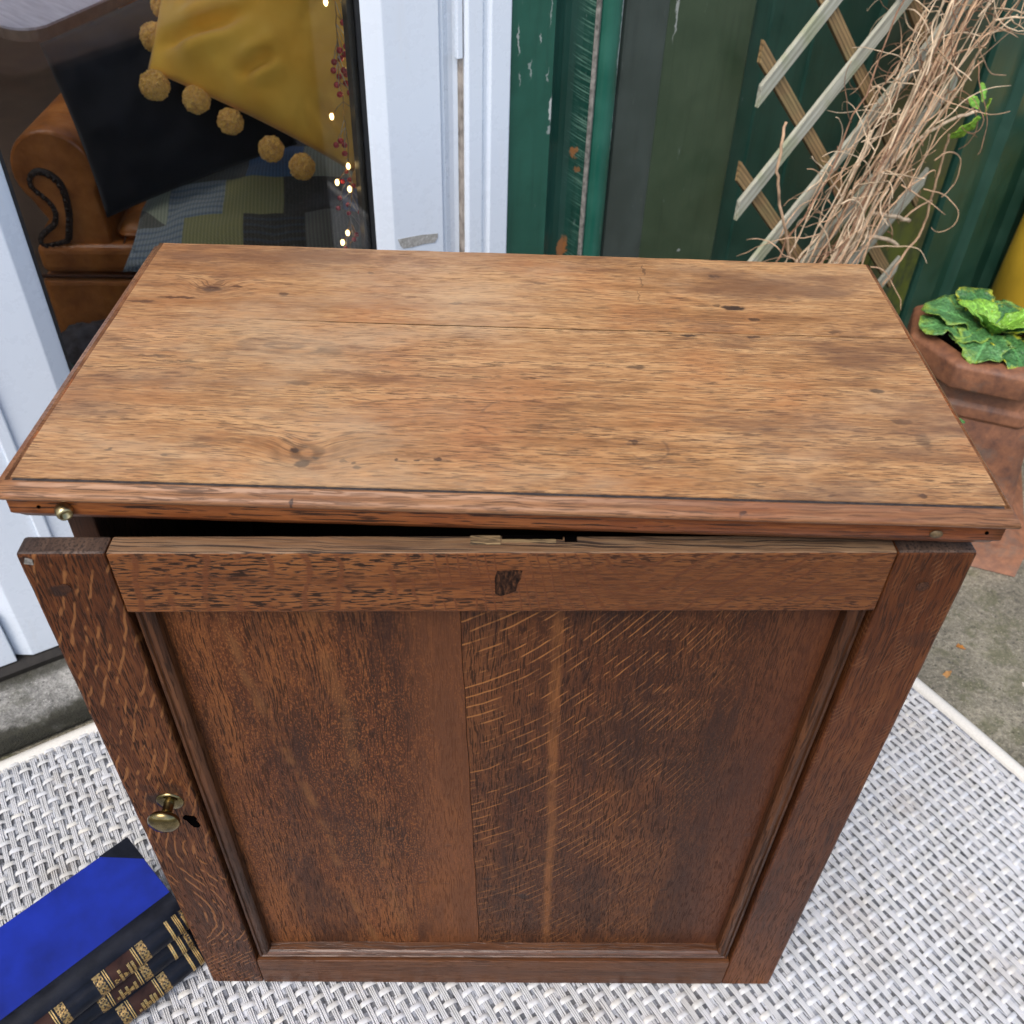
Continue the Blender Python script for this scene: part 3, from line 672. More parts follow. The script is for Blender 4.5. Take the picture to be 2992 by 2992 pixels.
def book(idx, corner, z0, th, wid, ln, label, ang):
    """corner: fore-edge head corner; x local = from fore edge to spine, y local = from head down to tail"""
    t = thing('leather_book', label, 'book', (corner[0], corner[1], z0), ang, 'three old half-leather books stacked on the rug')
    # local x: to the spine; local y (negative) : towards tail
    cb = .0026
    for zz, nm in ((0, 'cover_board'), (th - cb, 'cover_board')):
        bx_ = box(nm, 0, wid - .012, -ln, 0, zz, zz + cb, M_blue, t, .0008)
    box('page_block', .004, wid - .006, -ln + .004, -.004, cb, th - cb, M_page, t)
    # leather corner and spine overlap on the upper board
    e = .0003
    extrude_poly('leather_corner', [(-.0004, .0004), (.036, .0004), (-.0004, -.033)], th - cb, th + e, M_leather, t, 'z')
    V = []; F = []; K = 12
    prof = [(wid - .031, th + e * 1.1), (wid - .006, th + e * 1.2)]
    for k in range(K + 1):
        a = math.pi / 2 - math.pi * k / K
        prof.append((wid - .006 + max(0, math.cos(a)) * .0135, th / 2 + (th / 2 + e) * (1 if abs(math.sin(a)) > .999 else .79) * math.sin(a)))
    prof += [(wid - .006, -e), (wid - .031, -e)]
    def spine(nm, y0, y1, mat, lift, sub=None, trim=None):
        pr = prof if trim is None else prof[trim:-trim]
        V = []; F = []; cx, cz = wid - .01, th / 2
        m = len(pr)
        for y in (y0, y1):
            for (x, z) in pr:
                d = Vector((x - cx, z - cz)); d.normalize()
                V.append((x + d.x * lift, y, z + d.y * lift))
        for i in range(m - 1): F.append((i, i + 1, m + i + 1, m + i))
        o = mesh(nm, V, F, mat, t if sub is None else sub, smooth=True); fixn(o); return o
    sp = spine('spine', 0.0004, -ln - .0004, M_leather, 0)
    segs = [(-.001, -.0075, M_spineback, .0002), ]
    def line(y, wdt=.0009): spine('gilt_line', y, y - wdt, M_gilt, .0005, None, 2)
    def deco(y, wdt): spine('gilt_band', y, y - wdt, M_giltpat, .0004, None, 2)
    off = rnd.uniform(-.001, .001)
    for y in (-.0085, -.0103, -.0121): line(y + off, .0011)
    for y in (-.0185, -.0203): line(y + off, .0014)
    deco(-.001, .0050)
    for y0 in (-.046, -.1295, ):
        deco(y0 + off, .0085); line(y0 - .0105 + off, .0010); line(y0 - .0125 + off, .0010)
        spine('title_label', y0 - .0138 + off, y0 - .0138 - .026 + off, M_label, .00035, None, 2)
        line(y0 - .041 + off); line(y0 - .043 + off); deco(y0 - .0455 + off, .0085)
        # rows of small worn gilt letters, too rubbed to read
        V = []; F = []
        rows = ([(.0165, 9), (.0205, 10), (.0243, 2), (.0262, 3), (.0300, 10), (.0338, 1), (.0360, 3)], [(.0165, 6), (.0200, 3), (.0222, 2), (.0250, 7), (.0280, 2), (.0310, 8), (.0350, 2)], [(.0165, 7), (.0200, 8), (.0235, 3), (.0265, 8), (.0300, 7), (.0340, 2)])[idx]
        if y0 < -.1: rows = [(.024, 7)]
        for yy, cnt in rows:
            hgt = .0026 if y0 > -.1 else .0055
            span = cnt * .00135
            for q in range(cnt):
                tt = .28 + (q - (cnt - 1) / 2) * .0021 * (1 if y0 > -.1 else 1.8) / (th / 2)
                for st_ in range(2):
                    a = tt + (st_ - .5) * .0010 / (th / 2)
                    a0, a1 = a - .00030 / (th / 2), a + .00030 / (th / 2)
                    if rnd.random() < .15 and st_: continue
                    b = len(V); R2 = th / 2 + .0012
                    for (aa, yv) in ((a0, 0), (a1, 0), (a1, hgt), (a0, hgt)):
                        V.append((wid - .006 + math.cos(aa) * .0135 + .0007, y0 + off - yy - yv, th / 2 + math.sin(aa) * R2 * .79))
                    F.append((b, b + 1, b + 2, b + 3))
                if rnd.random() < .6:
                    b = len(V)
                    a0, a1 = tt - .0007 / (th / 2), tt + .0007 / (th / 2); yv0 = rnd.choice((0, hgt * .42, hgt * .8))
                    for (aa, yv) in ((a0, yv0), (a1, yv0), (a1, yv0 + .0005), (a0, yv0 + .0005)):
                        V.append((wid - .006 + math.cos(aa) * .0135 + .0008, y0 + off - yy - yv, th / 2 + math.sin(aa) * (th / 2 + .0012) * .79))
                    F.append((b, b + 1, b + 2, b + 3))
        mesh('gilt_lettering', V, F, M_gilt, t)
    return t
ba = math.atan2(BW.y, BW.x)
book(0, (-.4065, .101), .0690, .0292, .119, .190, 'top book of the stack, royal blue cover with dark leather spine and gilt bands', ba + R(1.6))
book(1, (-.404, .099), .0368, .0290, .119, .190, 'middle book of the stack, dark leather spine between two others on the rug', ba + R(-1.4))
book(2, (-.396, .0985), .0048, .0292, .119, .190, 'bottom book of the stack, dark leather spine lying directly on the rug', ba + R(.8))

# ------------------------------------------------------------------ white patio doors
n_ = N('white upvc'); f_ = n_.noise(n_.sv(n_.P, 60, 60, 6), 1, 4, .6); g_ = n_.noise(n_.P, 35, 5, .7); X, Y, Z = n_.xyz()
c_ = n_.mix(n_.smooth(f_, .55, .8, 0, .10), (.71, .775, .85), (.62, .58, .52)); c_ = n_.mix(n_.smooth(g_, .68, .78, 0, .16), c_, (.42, .40, .37))
M_pvc = n_.fin(c_, n_.smooth(g_, .3, .7, .22, .36), n_.bump(f_, .05, .001))
M_rubber = simple('black rubber gasket', (.012, .013, .015), .45, .3, 80)
M_dirt = simple('grimy sealant line', (.36, .31, .26), .7, .5, 60, .3)
M_glass = bpy.data.materials.new('window glass'); M_glass.use_nodes = True
t_ = M_glass.node_tree; t_.nodes.clear()
o_ = t_.nodes.new('ShaderNodeOutputMaterial'); tr = t_.nodes.new('ShaderNodeBsdfTransparent'); gl = t_.nodes.new('ShaderNodeBsdfGlossy'); fr = t_.nodes.new('ShaderNodeFresnel'); mx = t_.nodes.new('ShaderNodeMixShader')
tr.inputs[0].default_value = (.985, .99, .985, 1); gl.inputs['Roughness'].default_value = 0.0; fr.inputs[0].default_value = 1.45
t_.links.new(fr.outputs[0], mx.inputs[0]); t_.links.new(tr.outputs[0], mx.inputs[1]); t_.links.new(gl.outputs[0], mx.inputs[2]); t_.links.new(mx.outputs[0], o_.inputs[0])
def leaf(label, s0, s1, astr, str_, g0, g1):
    t = hthing('patio_door', label, 'door', group='white patio door leaves')
    ZB, ZT = .052, 2.02
    RB = .105
    def P(nm, pts, z0, z1, b=.002): return extrude_poly(nm, pts, z0, z1, M_pvc, t, 'z', b)
    # stiles: flat face, then a sloping bead down to the glass
    P('stile', [(s0, .055), (s0, 0), (g0 - .020, 0), (g0 - .004, .010), (g0, .013), (g0, .055)], ZB, ZT, .0012)
    P('stile', [(s1, .055), (s1, 0), (g1 + .020, 0), (g1 + .004, .010), (g1, .013), (g1, .055)], ZB, ZT, .0012)
    for z0, z1, d in ((ZB, ZB + RB, 1), (ZT - RB, ZT, -1)):
        zi = z1 if d > 0 else z0; zo = z0 if d > 0 else z1
        extrude_poly('rail', [(.055, zo), (.0004, zo), (.0004, zi - d * .020), (.010, zi - d * .004), (.013, zi), (.055, zi)], g0 + .0002, g1 - .0002, M_pvc, t, 'x', .001)
    box('glass_pane', g0 - .004, g1 + .004, .016, .0205, ZB + RB - .004, ZT - RB + .004, M_glass, t)
    for a, b_ in ((g0, g0 + .0035), (g1 - .0055, g1)): box('gasket', a, b_, .0132, .0158, ZB + RB, ZT - RB, M_rubber, t)
    for a, b_ in ((g0, g0 + .002), (g1 - .012, g1)): box('gasket', a, b_, .0209, .034, ZB + RB, ZT - RB, M_rubber, t)
    box('gasket', g0 + .0037, g1 - .0057, .0132, .0158, ZB + RB, ZB + RB + .004, M_rubber, t)
    if astr: box('meeting_strip', s0 - .0085, s0 + .006, -.0055, -.0003, ZB + .004, ZT, M_pvc, t, .002)
    return t
leaf('white patio door leaf with sofa and cushions behind its glass', .1125, .690, 1, 0, .2005, .5985)
leaf('white patio door leaf at the left edge of the photo, next to the concrete step', -.55, .1095, 0, 0, -.46, .0225)
fr_ = hthing('door_frame', 'fixed white plastic door jamb with a grimy seam next to the green wall', 'door frame')
extrude_poly('inner_jamb', [(.6925, .055), (.6925, .007), (.697, .005), (.701, .008), (.707, .0125), (.7145, .0135), (.7195, .010), (.7195, .055)], .03, 2.06, M_pvc, fr_, 'z', .0007)
box('sealant_seam', .7197, .7228, .002, .05, .03, 2.06, M_dirt, fr_)
extrude_poly('outer_jamb', [(.723, .05), (.723, -.001), (.7265, -.005), (.7455, -.005), (.7490, -.0015), (.7540, -.0015), (.7575, -.006), (.7845, -.006), (.7870, -.003), (.7870, .05)], .03, 2.06, M_pvc, fr_, 'z', .0009)
box('drip_strip', .7132, .7205, -.0015, .0065, .725, 2.0, M_pvc, fr_, .001)
extrude_poly('threshold', [(.06, .0302), (-.004, .0302), (-.006, .040), (.0, .0495), (.06, .0495)], -.60, .6925, simple('shadow dark sill', (.018, .015, .012), .7, .5, 60, .3), fr_, 'x')  # sill darkened so its colour carries the shadow under the door
tp = hthing('tape_scrap', 'torn scrap of old silvery tape stuck on the white door stile', 'tape', .65, -.0004, .511)
n_ = N('old silver tape'); f_ = n_.noise(n_.P, 220, 4, .7)
M_tape = n_.fin(n_.ramp(f_, [(.35, (.30, .29, .26)), (.55, (.46, .45, .42)), (.7, (.62, .62, .6))]), .45, n_.bump(f_, .4, .0008), .2)
V = [(-.0275, 0, .0085), (-.012, 0, .0078), (.006, 0, .0070), (.031, 0, .0035), (.0305, 0, -.002), (.0265, 0, -.0078), (.008, 0, -.0062), (-.006, 0, -.0068), (-.0205, 0, -.0055), (-.024, 0, -.001)]
V2 = [(x, -.0004, z) for x, y, z in V]; k_ = len(V)
mesh('tape_piece', V + V2, [tuple(range(k_, 2 * k_)), tuple(range(k_))[::-1]] + [(i, (i + 1) % k_, k_ + (i + 1) % k_, k_ + i) for i in range(k_)], M_tape, tp)

# ------------------------------------------------------------------ green painted wall
def paint(name, c, hi, peel=(), rust=(), moss=0.0, rough=(.32, .5), bristle=False):
    n = N(name); X, Y, Z = n.xyz()
    f = n.noise(n.sv(n.P, 90, 90, 5), 1, 5, .65); g = n.noise(n.P, 13, 4, .6); h = n.noise(n.sv(n.P, 130, 130, 30), 1, 4, .7)
    cc = n.mix(n.smooth(g, .35, .7), c, hi); cc = n.mix(n.smooth(f, .5, .75, 0, .35), cc, [q * .45 for q in c])
    cc = n.mix(n.smooth(h, .66, .76, 0, .4), cc, (.22, .26, .24))
    if moss:
        mm = n.mul(n.smooth(n.noise(n.sv(n.P, 16, 16, 9), 1, 6, .7), .42, .58), n.smooth(Z, .10, .62, moss, .0))
        cc = n.mix(mm, cc, (.10, .135, .022))
    jx = n.add(X, n.mul(n.sub(n.noise(n.sv(n.P, 60, 60, 60), 1, 4, .7), .5), .020)); jz = n.add(Z, n.mul(n.sub(n.noise(n.sv(n.P, 80, 80, 20, 3, 1, 0), 1, 3, .7), .5), .016))
    if bristle:
        br = n.mul(n.smooth(n.noise(n.vec(n.mul(X, 30), 0.0, n.add(n.mul(Z, 420), n.mul(X, 300))), 1, 3, .6), .52, .64), n.smooth(n.add(X, n.mul(n.sub(n.noise(n.P, 30, 3), .5), .03)), .893, .914, 0, .75))
        cc = n.mix(br, cc, (.13, .24, .18))
    if peel: cc = n.mix(smin_marks(n, jx, jz, peel), cc, (.55, .56, .53))
    if rust: cc = n.mix(smin_marks(n, jx, jz, rust), cc, (.32, .12, .035))
    return n.fin(cc, n.smooth(g, .3, .7, *rough), n.bump(n.add(f, n.mul(h, .5)), .2, .0012))
M_g_board = paint('gloss green paint', (.010, .075, .050), (.016, .10, .067), peel=[(.853, .648, .0045, .020, .9), (.851, .622, .005, .008, .5), (.799, .735, .0016, .022, .6), (.818, .70, .0016, .014, .4), (.832, .735, .0014, .008, .5), (.845, .69, .001, .01, .5), (.846, .77, .0012, .03, .4), (.803, .69, .0012, .01, .4)])
M_g_cove = paint('shaded gloss green cove', (.007, .045, .032), (.010, .060, .043), bristle=True, rust=[(.907, .575, .004, .009, .7), (.909, .553, .003, .005, .5), (.900, .436, .008, .020, .85)])  # same gloss green made darker, putting the cove's shade into the colour
M_g_bead = paint('green bead paint', (.010, .085, .058), (.018, .115, .08), peel=[(.948, .77, .003, .12, .7), (.95, .62, .002, .05, .6)])
M_fill = simple('bare grey filler', (.17, .16, .14), .8, .5, 160, .5)
M_g_grey = paint('grey green paint', (.036, .049, .042), (.046, .061, .052))
M_g_olive = paint('dark olive paint', (.032, .054, .028), (.042, .066, .033), peel=[(1.046, .74, .002, .04, .5), (1.115, .39, .004, .003, .4)])
M_g_teal = paint('dark teal green paint', (.012, .055, .038), (.019, .072, .050))
M_g_moss = paint('mossy olive paint', (.024, .044, .026), (.036, .056, .032), moss=.85)
M_gap = simple('dark joint', (.006, .006, .006), .9, .3, 40)
gw = hthing('green_wall', 'dark green painted wall of upright panels and a rounded bead behind trellis', 'wall')
ZT = 2.3
def slab(nm, pts, mat, smooth=False, bev=0): return extrude_poly(nm, pts + [(pts[-1][0], .07), (pts[0][0], .07)], -.006, ZT, mat, gw, 'z', bev, smooth)
slab('cover_board', [(.7885, .0), (.8525, .0), (.8545, .002)], M_g_board)
slab('cove_board', [(.8548, .003), (.862, .010), (.872, .0175), (.882, .022), (.893, .0235), (.902, .0215), (.9085, .016), (.9125, .008), (.914, .001)], M_g_cove)
slab('filler_strip', [(.9143, .0005), (.9180, -.003), (.9212, -.0015)], M_fill)
cyl = [(.9385 + .0140 * math.cos(a), -.001 + .0125 * math.sin(a)) for a in [math.pi + math.pi * k / 14 for k in range(15)]]
slab('corner_bead', [(.9215, .004)] + cyl[1:-1] + [(.9530, .004)], M_g_bead)
box('dark_joint', .9533, .9573, .020, .07, -.006, ZT, M_gap, gw)
slab('grey_panel', [(.9577, .001), (.9595, -.003), (1.030, -.003), (1.0315, -.0015)], M_g_grey)
slab('flat_panel', [(1.0318, -.0010), (1.0335, -.0015), (1.188, -.0015), (1.1915, .001), (1.1945, .006)], M_g_olive)
slab('recess_panel', [(1.1948, .0065), (1.2120, .034), (1.2160, .037), (1.262, .037), (1.2645, .034), (1.272, .034), (1.2745, .037), (1.36, .037), (1.3625, .033), (1.372, .033), (1.3745, .037), (1.505, .037), (1.512, .032)], M_g_teal)
slab('flat_panel', [(1.5123, .0315), (1.528, .003), (1.534, .0), (1.610, .0), (1.6125, .003), (1.618, .003), (1.6205, .0), (1.768, .0), (1.7745, .006)], M_g_moss)
box('dark_joint', 1.7748, 1.7872, .024, .07, -.006, ZT, M_gap, gw)
slab('ribbed_panel', [(1.7876, .006), (1.7915, -.002), (1.86, -.002), (1.875, .014), (1.91, .014), (1.925, -.002), (1.99, -.002), (2.005, .014), (2.05, .014), (2.065, -.002), (2.13, -.002), (2.15, .02), (2.22, .02), (2.24, -.002), (3.6, -.002)], M_g_teal)
hwall = hthing('house_wall', 'cream rendered house wall above and beside the white patio doors', 'wall')
M_rend = simple('cream render', (.55, .52, .46), .9, .12, 40, .5, bd=.003)
box('wall_face', -.553, .787, .0, .24, 2.062, 2.9, M_rend, hwall)
box('wall_face', -3.2, -.555, .0, .24, .0, 2.9, M_rend, hwall)

# ------------------------------------------------------------------ trellis: two crossed layers of slats
def slatwood(name, c, hi, green, lines):
    n = N(name); f = n.noise(n.sv(n.P, 8, 240, 240), 1, 4, .6); g = n.noise(n.P, 14, 4, .6)
    cc = n.ramp(f, [(.3, [q * .5 for q in c]), (.5, c), (.7, hi)])
    cc = n.mix(n.smooth(g, .48, .66, 0, green), cc, (.21, .25, .10))
    if lines:
        X, Y, Z = n.xyz(); s = n.m('SINE', n.mul(n.add(Z, n.mul(n.noise(n.P, 20), .002)), 2 * math.pi / .0056)); cc = n.mix(n.smooth(s, .2, .9, 0, .6), cc, [q * .28 for q in c])
    return n.fin(cc, .75, n.bump(f, .4, .001))
M_slat_f = slatwood('weathered pale trellis wood', (.36, .355, .28), (.52, .51, .42), .45, False)
M_slat_b = slatwood('brown treated trellis wood', (.26, .165, .07), (.38, .25, .11), .2, True)
tre = hthing('trellis', 'diamond lattice wooden trellis of crossed pointed slats on the green wall', 'trellis', 1.40, -.05, 0)
SL, SR_ = 1.1715, 1.652
def slat(p0, p1, n0, mat, wd=.0215, th=.0075):
    a = Vector((p0[0] - 1.40, 0, p0[1])); b = Vector((p1[0] - 1.40, 0, p1[1])); d = b - a; L = d.length
    h = wd / 2
    # ends cut vertically so they finish in points
    poly = [(0 - h, -h), (L - h, -h), (L + h, h), (h, h)] if d.z > 0 else [(h, -h), (L + h, -h), (L - h, h), (-h, h)]
    o = extrude_poly('slat', poly, -th / 2, th / 2, mat, tre, 'y', .0008)
    o.location = a + Vector((0, n0, 0)); o.rotation_euler = (0, -math.atan2(d.z, d.x), 0)
    return o
for c0 in (.30, .135, -.03, -.195, -.36, -.5405, -.7085, -.870, -1.030, -1.190, -1.355, -1.52):
    # front slats: z = s + c0
    sa, sb = max(SL, -c0 + .04), min(SR_, 1.75 - c0)
    if sb - sa > .05: slat((sa, sa + c0), (sb - (.03 if c0 < -.8 else 0), sb - (.03 if c0 < -.8 else 0) + c0), -.0040, M_slat_f)
for c0 in (1.36, 1.525, 1.690, 1.857, 2.018, 2.185, 2.35, 2.515, 2.68, 2.845, 3.01, 3.175):
    sa, sb = max(SL - .004, c0 - 1.75), min(SR_ - .02, c0 - .04)
    if sb - sa > .05: slat((sa, c0 - sa), (sb, c0 - sb), .0040, M_slat_b)

# ------------------------------------------------------------------ dried climber on the trellis
M_straw = []
for nm, c in (('pale straw stem', (.65, .50, .34)), ('tan dry stem', (.52, .34, .21)), ('brown dry tendril', (.27, .15, .09))):
    M_straw.append(simple(nm, c, .65, .4, 45, .2, spec=.3))
vine = hthing('dried_climber', 'tangled straw coloured dead climber leaning over the trellis with five green leaves', 'climbing plant', 1.36, -.085, 0)
def jitter_path(pts, k, amp, seed, fq=6):
    out = []
    pts = [Vector(p) for p in pts]
    for i in range(k + 1):
        t = i / k * (len(pts) - 1); a = min(int(t), len(pts) - 2); f = t - a
        p0 = pts[max(a - 1, 0)]; p1 = pts[a]; p2 = pts[a + 1]; p3 = pts[min(a + 2, len(pts) - 1)]
        q = 0.5 * ((2 * p1) + (p2 - p0) * f + (2 * p0 - 5 * p1 + 4 * p2 - p3) * f * f + (3 * p1 - p0 - 3 * p2 + p3) * f ** 3)
        e = Vector((mn.noise(Vector((t * fq * .5, seed, 0))), mn.noise(Vector((t * fq * .5, seed, 7))), mn.noise(Vector((t * fq * .5, seed, 15)))))
        out.append(q + e * amp)
    return out
def bundle(x, zf):   # centre line and half width of the bundle at height z (local s)
    return None
def bc(z):   # local s of bundle centre and half width
    t = (z - .30) / .45
    return (1.335 + .185 * t, .105 - .01 * t)
for k in range(36):
    a = rnd.gauss(0, .48); a = max(-1.05, min(1.05, a)); b = a * .55 + rnd.gauss(0, .42); e = rnd.gauss(0, .12)
    z1 = rnd.choice((rnd.uniform(.55, .72), rnd.uniform(.8, 1.3), rnd.uniform(.9, 1.4)))
    dep = rnd.uniform(-.055, .03); pts = []
    for q in range(6):
        z = .02 + (z1 - .02) * q / 5; c, h = bc(z); u_ = a + (b - a) * q / 5
        if z < .3: c = 1.335 - (.3 - z) * .35; h = .105 * (.35 + .65 * z / .3)
        pts.append((c + h * u_ + e * .1 * math.sin(q) - 1.36, dep + .012 * math.sin(q * 1.7 + k), z))
    pp = jitter_path(pts, 26, .010, k * 3.1)
    r = rnd.choice((.0013, .0016, .0019, .0024, .0011))
    tube('stem', pp, [r * (1 - .35 * i / 26) for i in range(27)], M_straw[rnd.choice((0, 0, 1, 1, 2))], vine, 6)
def tendrils(name, cnt, mat, rr, curl):
    V = []; F = []
    for k in range(cnt):
        z = .30 + .55 * rnd.random() ** .8; c, h = bc(z); u_ = max(-1.15, min(1.3, rnd.gauss(.05, .7)))
        p = Vector((c + h * u_ - 1.36, rnd.uniform(-.07, .03), z)); d = Vector((rnd.gauss(.25, .8), rnd.gauss(0, .35), rnd.gauss(.35, .8))).normalized()
        ax = Vector((rnd.gauss(0, .5), rnd.gauss(0, 1), rnd.gauss(0, .5))).normalized(); w_ = rnd.gauss(0, curl); pts = []
        for q in range(rnd.randint(10, 20)):
            pts.append(p.copy()); d = (Matrix.Rotation(w_, 3, ax) @ d); d += Vector((rnd.gauss(0, .12), rnd.gauss(0, .1), rnd.gauss(0, .12) - .02)); d.normalize(); p = p + d * .0085
            w_ += rnd.gauss(0, .05)
        r = rr * rnd.uniform(.6, 1.2)
        tube_geo(pts, [r * (1 - .5 * i / len(pts)) for i in range(len(pts))], 5, V, F)
    mesh(name, V, F, mat, vine, smooth=True, kind='stuff')
tendrils('tendril', 95, M_straw[1], .0011, .13)
tendrils('tendril', 70, M_straw[2], .0010, .20)
tendrils('tendril', 75, M_straw[0], .0013, .10)
lv = [(1.5986, .5206), (1.6017, .4652), (1.6086, .3888), (1.6083, .3459), (1.5729, .2986), (1.5447, .2561)]
tube('stem', jitter_path([(s - 1.36, -.004, z) for s, z in lv], 30, .003, 3.3), .0019, M_straw[1], vine)
tube('stem', jitter_path([(1.6083 - 1.36, -.004, .395), (1.60 - 1.36, -.01, .408), (1.56 - 1.36, -.012, .402), (1.53 - 1.36, -.01, .385)], 12, .002, 5), .0014, M_straw[1], vine)
tube('stem', jitter_path([(1.205 - 1.36, 0, .60), (1.20 - 1.36, -.006, .545), (1.213 - 1.36, -.01, .49), (1.25 - 1.36, -.01, .42), (1.275 - 1.36, -.005, .375)], 20, .004, 8), .0022, M_straw[1], vine)
tube('stem', jitter_path([(1.44 - 1.36, -.02, .50), (1.50 - 1.36, -.02, .535), (1.57 - 1.36, -.02, .553), (1.628 - 1.36, -.02, .556)], 12, .002, 4), .0026, M_straw[0], vine)
tube('stem', jitter_path([(1.43 - 1.36, -.02, .425), (1.48 - 1.36, -.03, .412), (1.525 - 1.36, -.03, .395)], 8, .002, 4), .0033, M_straw[0], vine)
tube('stem', jitter_path([(1.43 - 1.36, -.02, .385), (1.48 - 1.36, -.03, .372), (1.515 - 1.36, -.03, .352)], 8, .002, 6), .0033, M_straw[0], vine)
def leafmat(name, c, edge, ev, vein=True):
    n = N(name); s = n.t.nodes.new('ShaderNodeSeparateXYZ'); n.t.links.new(n.UV, s.inputs[0]); u_, v_ = s.outputs[0], s.outputs[1]
    f = n.noise(n.P, 70, 4, .65); g = n.noise(n.P, 160, 3, .6)
    r = n.add(n.m('ABSOLUTE', n.mul(n.sub(u_, .5), 2)), n.mul(n.sub(f, .5), .9))
    r = n.m('MAXIMUM', r, n.add(n.mul(v_, 1.0), n.mul(n.sub(f, .5), .8)))
    cc = n.mix(n.smooth(g, .35, .7), [q * .7 for q in c], [q * 1.35 for q in c])
    cc = n.mix(n.smooth(r, .80, 1.06, 0, ev), cc, edge)
    mid = n.smooth(n.m('ABSOLUTE', n.sub(u_, .5)), .012, .04, .55, 0)
    cc = n.mix(mid, cc, [min(1, q * 2.2) for q in c])
    vo = n.voro(n.P, 210)
    return n.fin(cc, n.smooth(g, .3, .7, .35, .55), n.bump(n.add(vo, n.mul(f, .6)), .8, .0022), Subsurface_Weight=.0)
M_leaf_d = leafmat('dark crinkled leaf', (.075, .200, .062), (.34, .46, .04), .55)
M_leaf_y = leafmat('yellow mottled leaf', (.05, .15, .04), (.46, .48, .03), 1.0)
M_leaf_l = leafmat('pale young leaf', (.20, .42, .05), (.32, .50, .06), .5)
M_leaf_v = leafmat('bright small leaf', (.16, .38, .035), (.34, .46, .04), .6)
def leaf_geo(name, L, Wd, base, yaw, pitch, curl, mat, parent, wav=.12, roll=0.0, ruff=.18, cup=.0):
    NU, NV = 13, 17; V = []; F = []; UV = []
    sd = rnd.uniform(0, 100)
    for j in range(NV):
        v = j / (NV - 1)
        wv = Wd * .5 * (.12 + .88 * min(1, v * 2.3) ** .8) * max(0.02, 1 - max(0, (v - .52) / .48) ** 2.6) ** .5
        wv *= 1 + wav * mn.noise(Vector((v * 9, sd, 0)))
        for i in range(NU):
            q = i / (NU - 1) * 2 - 1
            edge = abs(q) ** 2
            x = q * wv * (1 + wav * .6 * edge * mn.noise(Vector((v * 16, sd, 3 * (q > 0)))))
            y = v * L + edge * mn.noise(Vector((v * 14, sd + 9, 2))) * L * .03
            ang = curl * v
            yy = math.sin(ang) / curl * L if abs(curl) > 1e-3 else y
            zz = (math.cos(ang) - 1) / curl * L * 1 if abs(curl) > 1e-3 else 0
            z = zz + ruff * L * .16 * edge * math.sin(v * 17 + sd + q) + mn.noise(Vector((x * 55, y * 55, sd))) * L * .035 + cup * abs(q) * wv
            V.append(Vector((x, yy, z))); UV.append((i / (NU - 1), v))
    M4 = Matrix.Translation(base) @ Matrix.Rotation(yaw, 4, 'Z') @ Matrix.Rotation(pitch, 4, 'X') @ Matrix.Rotation(roll, 4, 'Y')
    V = [M4 @ v for v in V]
    for j in range(NV - 1):
        for i in range(NU - 1): F.append((j * NU + i, j * NU + i + 1, (j + 1) * NU + i + 1, (j + 1) * NU + i))
    o = mesh(name, V, F, mat, parent, smooth=True, uv=UV)
    m_ = o.modifiers.new('thick', 'SOLIDIFY'); m_.thickness = .0009
    return o
for (s, z, th_, L) in ((1.586, .578, 14, .030), (1.580, .570, -38, .024), (1.600, .566, 98, .040), (1.586, .558, 184, .036), (1.590, .556, 196, .052)):
    lf = leaf_geo('leaf', L, L * .62, Vector((0, 0, 0)), 0, 0, .5, M_leaf_v, vine)
    lf.data.transform(Matrix.Translation((s - 1.36 - .045, -.080, z + .022)) @ Matrix.Rotation(R(th_), 4, 'Y') @ Matrix.Rotation(R(70), 4, 'X'))

# ------------------------------------------------------------------ terracotta planter with a primrose
def terracotta():
    n = N('weathered terracotta'); f = n.noise(n.P, 9, 5, .65); g = n.noise(n.P, 70, 4, .7); X, Y, Z = n.xyz()
    c = n.ramp(n.add(n.mul(f, .6), n.mul(g, .4)), [(.34, (.070, .030, .021)), (.50, (.185, .075, .036)), (.66, (.31, .130, .062))])
    c = n.mix(n.smooth(n.noise(n.sv(n.P, 1, 1, 1, 3, 3, 3), 17, 5, .7), .52, .68, 0, .6), c, (.115, .085, .066))
    return n.fin(c, n.smooth(f, .3, .7, .5, .72), n.bump(n.add(g, n.mul(n.noise(n.P, 300, 2), .5)), .35, .0015))
M_terra = terracotta()
PC = Vector((.738, .845, 0)); PR = R(-20)
pot = thing('chimney_pot_planter', 'big terracotta planter with octagonal rim and stepped square base right of the cupboard', 'planter', (PC.x, PC.y, -.006), PR)
def octo(a, he):   # chamfered square: apothem a, half length of the long faces he
    return [(-he, -a), (he, -a), (a, -he), (a, he), (he, a), (-he, a), (-a, he), (-a, -he)]
def loft(name, secs, mat, parent, bev=.004, cap0=False, cap1=False):
    bm = bmesh.new(); rings = []
    for a, he, z in secs: rings.append([bm.verts.new((x, y, z)) for x, y in octo(a, he)])
    for i in range(len(rings) - 1):
        for k in range(8): bm.faces.new((rings[i][k], rings[i][(k + 1) % 8], rings[i + 1][(k + 1) % 8], rings[i + 1][k]))
    if cap0: bm.faces.new(rings[0][::-1])
    if cap1: bm.faces.new(rings[-1])
    bmesh.ops.recalc_face_normals(bm, faces=bm.faces)
    if bev: bmesh.ops.bevel(bm, geom=list(bm.edges), offset=bev, segments=3, affect='EDGES', profile=.5, clamp_overlap=True)
    o = bmobj(name, bm, mat, parent, smooth=True); return o
t8 = .4142
loft('rim', [(.086, .086 * t8, .300), (.108, .108 * t8, .292), (.1165, .1165 * t8, .296), (.1165, .1165 * t8, .332), (.1085, .1085 * t8, .337), (.091, .091 * t8, .339), (.086, .086 * t8, .334), (.083, .083 * t8, .285)], M_terra, pot, .0035)
